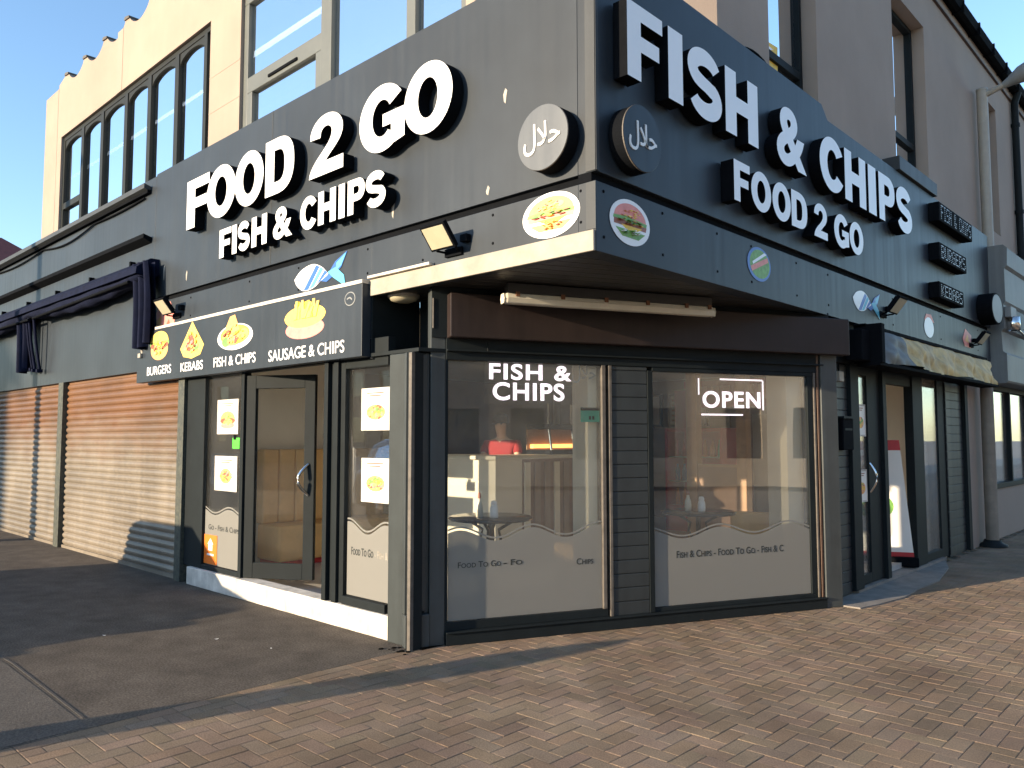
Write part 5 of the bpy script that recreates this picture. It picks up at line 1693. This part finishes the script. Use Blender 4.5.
SLm = thing("street_lamp", "pale wall mounted street lamp with drooping grey head", "street lamp", (0.0, 9.95, 4.5))
mb = MB(); mb.tube([(-0.03, 10.0, 4.40), (-0.03, 10.0, 6.98)], 0.078, 14); mb.lathe([(.085, 0), (.085, .03), (.001, .04)], (-0.03, 10.0, 6.97), 14); mb.build("pole", M_lampgrey, SLm)
mb = MB(); mb.tube([(-0.03, 10.0, 6.88), (0.15, 10.0, 6.94), (0.32, 10.0, 6.99)], 0.045, 10); mb.build("arm", M_lampgrey, SLm)
mb = MB()
mb.tube([(0.26, 10.0, 6.97), (0.36, 10.0, 7.01), (0.5, 10.0, 7.07), (0.75, 10.0, 7.14), (1.0, 10.0, 7.17), (1.15, 10.0, 7.15), (1.22, 10.0, 7.12)], [.05, .075, .13, .17, .17, .11, .03], 16)
mb.build("lamp_head", M_grey, SLm)
DP = thing("drain_pipe", "thick stone coloured pipe on a black base at the end pier", "pipe", (0.05, 9.15, 0))
mb = MB(); mb.tube([(0.05, 9.15, 0.02), (0.05, 9.15, 2.34)], 0.085, 16); mb.build("pipe", M_rail2, DP)
mb = MB(); mb.lathe([(.19, 0), (.19, .03), (.12, .06), (.105, .10)], (0.05, 9.15, 0.0), 20); mb.build("base", M_dark, DP)

# far house seen over the end of the fascia
HB = thing("distant_house", "distant house with dark red tiled roof at the far left", "house", (-58, 9.5, 0))
mb = MB(); mb.box(-66, -51.2, 5.5, 13.5, 0, 11.2); mb.build("wall", M_brickred, HB)
mb = MB()
mb.add([(-66.5, 5, 11.1), (-50.6, 5, 11.1), (-50.6, 14, 11.1), (-66.5, 14, 11.1), (-63.5, 9.5, 14.0), (-53.4, 9.5, 14.0)], [(0, 1, 5, 4), (2, 3, 4, 5), (1, 2, 5), (3, 0, 4), (0, 3, 2, 1)])
mb.build("roof", M_redtile, HB)
mb = MB(); mb.box(-60, -58.5, 5.4, 5.52, 7, 9); mb.box(-56, -54.5, 5.4, 5.52, 7, 9)
for q in mb.pieces(): q.build1("window", M_carglass, HB)

# terrace across the street (mirrored in the glass)
def terrace(y0, y1, h, m, label, g):
    t = thing("terrace_house", label, "house", (18, (y0 + y1) / 2, 0), 0, g)
    FT = Frame((18, y1, 0), (0, -1, 0), (-1, 0, 0))
    L_ = y1 - y0
    hs = []
    nwin = max(2, int(L_ / 2.2))
    for k in range(nwin):
        u = 0.5 + k * (L_ - 0.6) / nwin
        hs += [(u, u + 1.1, 4.0, 5.6), (u, u + 1.1, 0.9, 2.5)]
    mb = MB(); wall(mb, FT, 0, L_, 0, h, hs, 0.15); mb.box(18.6, 24, y0, y1, 0, h); mb.build("wall", m, t)
    mb = MB(); mb.prism(Frame((0, y0, 0), (1, 0, 0), (0, -1, 0)), [(17.7, h), (24.3, h), (21, h + 2.4)], -(y1 - y0), 0); mb.build("roof", M_slate, t)
    mb = MB()
    for a in hs: mb.fbox(FT, a[0], a[1], a[2], a[3], -0.14, -0.12)
    mb.build("window", M_carglass, t)
for i, (a, b, h, m, lb) in enumerate(((-14, -4, 6.6, M_terr, "cream terraced house across the street, nearest the sea"), (-4, 5, 7.2, M_slatepaint, "slate grey terraced house across the street between two cream ones"), (5, 16, 6.8, M_terr, "cream terraced house across the street opposite the side entrance"), (16, 30, 7.0, M_brickred, "long brick terraced house across the street, farthest along"))):
    terrace(a, b, h, m, lb, "terraced houses across the street")

PV = thing("reflection_pavilion", "unseen dark brick pavilion beyond the road, added to darken the glass reflections", "building", (-54, -44, 0))  # unseen block added to dim what the shop glass mirrors
mb = MB()
FP_ = Frame((-84, -38, 0), (1, 0, 0), (0, 1, 0))
hs = [(2 + 5.0 * k, 4.6 + 5.0 * k, z, z + 2.2) for k in range(11) for z in (1.2, 5.2, 9.0)]
P_ = Frame((-28, -38, 0), (-1, 0, 0), (0, 1, 0))
wall(mb, P_, 0, 58, -0.14, 13.0, hs, 0.25)
mb.box(-86, -28, -52, -38.4, -0.14, 13.0)
mb.build("wall", M_brickdark, PV)
mb = MB()
for h in hs: mb.fbox(P_, h[0], h[1], h[2], h[3], -0.24, -0.2)
for q in mb.pieces(): q.build1("window", M_carglass, PV)
mb = MB(); mb.prism(Frame((0, -38, 0), (1, 0, 0), (0, 1, 0)), [(-87, 13.0), (-27, 13.0), (-32, 16), (-82, 16)], -14.5, 0.6); mb.build("roof", M_slate, PV)

PS = thing("reflection_shelter", "unseen long low dark shelter, added to darken the door glass reflections", "shelter", (0, -48, 0))  # added out of view to hide the bright horizon from the door glass
mb = MB()
mb.box(-27, 34, -51, -48, -0.14, 5.2)
for k in range(13): mb.box(-26.5 + k * 5, -26.2 + k * 5, -47.4, -47.1, -0.14, 5.2)
mb.build("wall_block", M_brickdark, PS)
mb = MB(); mb.box(-27.5, 34.5, -51.5, -46.6, 5.2, 5.6); mb.build("roof", M_slate, PS)

# things behind the photographer whose shadows fall into view
PL = thing("lamp_column", "tall plain steel lamp column on the pavement before the shutters", "lamp column", (-13.15, -7.2, 0))
mb = MB(); mb.tube([(-13.15, -7.2, 0), (-13.15, -7.2, 1.3), (-13.15, -7.2, 1.35), (-13.15, -7.2, 7.5)], [.17, .16, .14, .09], 14); mb.build("column", M_grey, PL)
mb = MB(); mb.tube([(-13.15, -7.2, 7.4), (-13.15, -7.6, 7.7), (-13.15, -8.6, 7.8)], 0.05, 8); mb.build("arm", M_grey, PL)
mb = MB(); mb.box(-13.25, -13.05, -9.1, -8.5, 7.72, 7.86); mb.build("lamp_head", M_grey, PL, 0.03)
BO = thing("bollard", "stout black bollard with domed top on the paving", "bollard", (-2.54, -4.97, 0))
mb = MB(); mb.lathe([(.20, 0), (.20, .10), (.165, .13), (.16, .98), (.175, 1.01), (.175, 1.06), (.14, 1.13), (.08, 1.22), (.001, 1.30)], (0, 0, 0), 24); mb.build("shaft", M_bollard, BO, 0, True)
mb = MB(); mb.lathe([(.164, .70), (.164, .76)], (0, 0, 0), 24); mb.build("band", M_whitepaint, BO, 0, True)

CAR = thing("parked_car", "silver hatchback parked on the pavement edge facing the promenade", "car", (-6.8, -5.2, -0.0))
CAR.scale = (1.12, 1.0, 1.06)
def loft(mb, prof, halfw, mi=0):
    n = len(prof)
    vs = []
    for sgn in (-1, 1):
        for x, z, wv in prof: vs.append((x, sgn * wv, z))
    mb.add(vs, [list(range(n - 1, -1, -1)), list(range(n, 2 * n))] + [(i, (i + 1) % n, (i + 1) % n + n, i + n) for i in range(n)], mi)
mb = MB()
loft(mb, [(-1.85, .35, .80), (-1.88, .62, .84), (-1.80, .92, .84), (.75, .92, .84), (1.55, .80, .80), (1.85, .62, .76), (1.88, .35, .74), (1.0, .25, .78), (-1.0, .25, .78)], .84)
mb.build("body", M_carpaint, CAR, 0.05, True)
mb = MB()
loft(mb, [(-1.74, .925, .80), (-1.58, 1.36, .64), (-1.35, 1.44, .60), (-.05, 1.46, .60), (.72, .925, .78)], .8)
mb.build("cabin", M_carpaint, CAR, 0.05, True)
mb = MB()
for sgn in (-1, 1):
    mb.add([(-1.5, sgn * .790, .96), (.50, sgn * .790, .96), (-.08, sgn * .635, 1.38), (-1.38, sgn * .635, 1.36)], [(0, 1, 2, 3)])
mb.build("side_window", M_carglass, CAR, 0, True)
for sx, sy in ((1.15, -1), (1.15, 1), (-1.2, -1), (-1.2, 1)):
    mb = MB(); mb.lathe([(.18, -.09), (.30, -.09), (.31, 0), (.30, .09), (.18, .09)], (sx, sy * .76, .31), 24, 0, 'y'); wh = mb.build("wheel", M_rubber, CAR, 0, True)
    mb = MB(); mb.lathe([(.001, -.07), (.18, -.07), (.18, .07), (.001, .07)], (sx, sy * .76, .31), 16, 0, 'y'); mb.build("rim", M_steel, wh, 0, True)
for sy in (-1, 1):
    mb = MB(); mb.box(1.68, 1.86, sy * .62 - .1, sy * .62 + .1, .60, .72); mb.build("headlight", M_lens, CAR, 0.02, True)

# litter: a few dry leaves and gum spots near the front
lf = []
for k, (x, y) in enumerate(((-1.12, 1.30), (-0.62, 2.22), (-3.0, -0.9), (-2.45, -0.75), (-3.75, -1.45))):
    mb = MB()
    a = random.uniform(0, 6.28)
    s_ = random.uniform(.012, .022) if k > 1 else 0.04
    f = lambda p, q: (x + s_ * (p * math.cos(a) - q * math.sin(a)), y + s_ * (p * math.sin(a) + q * math.cos(a)), 0.006 + 0.3 * s_ * (abs(p) + .5 * q * q))
    mb.add([f(-1, 0), f(-.4, .5), f(.4, .5), f(1, 0), f(.4, -.5), f(-.4, -.5), f(0, 0)], [(0, 6, 1), (1, 6, 2), (2, 6, 3), (3, 6, 4), (4, 6, 5), (5, 6, 0)])
    o = mb.build("dry_leaf", M_leafdry if k < 2 else M_paper)
    tag(o, "dry brown leaf scrap on the paving at the foot of the diagonal windows" if k < 2 else "tiny pale paper scrap lying on the dark asphalt", "leaf" if k < 2 else "litter", "dry leaves on the paving" if k < 2 else "paper scraps on the asphalt")
    if k >= 2: o.name = "paper_scrap"
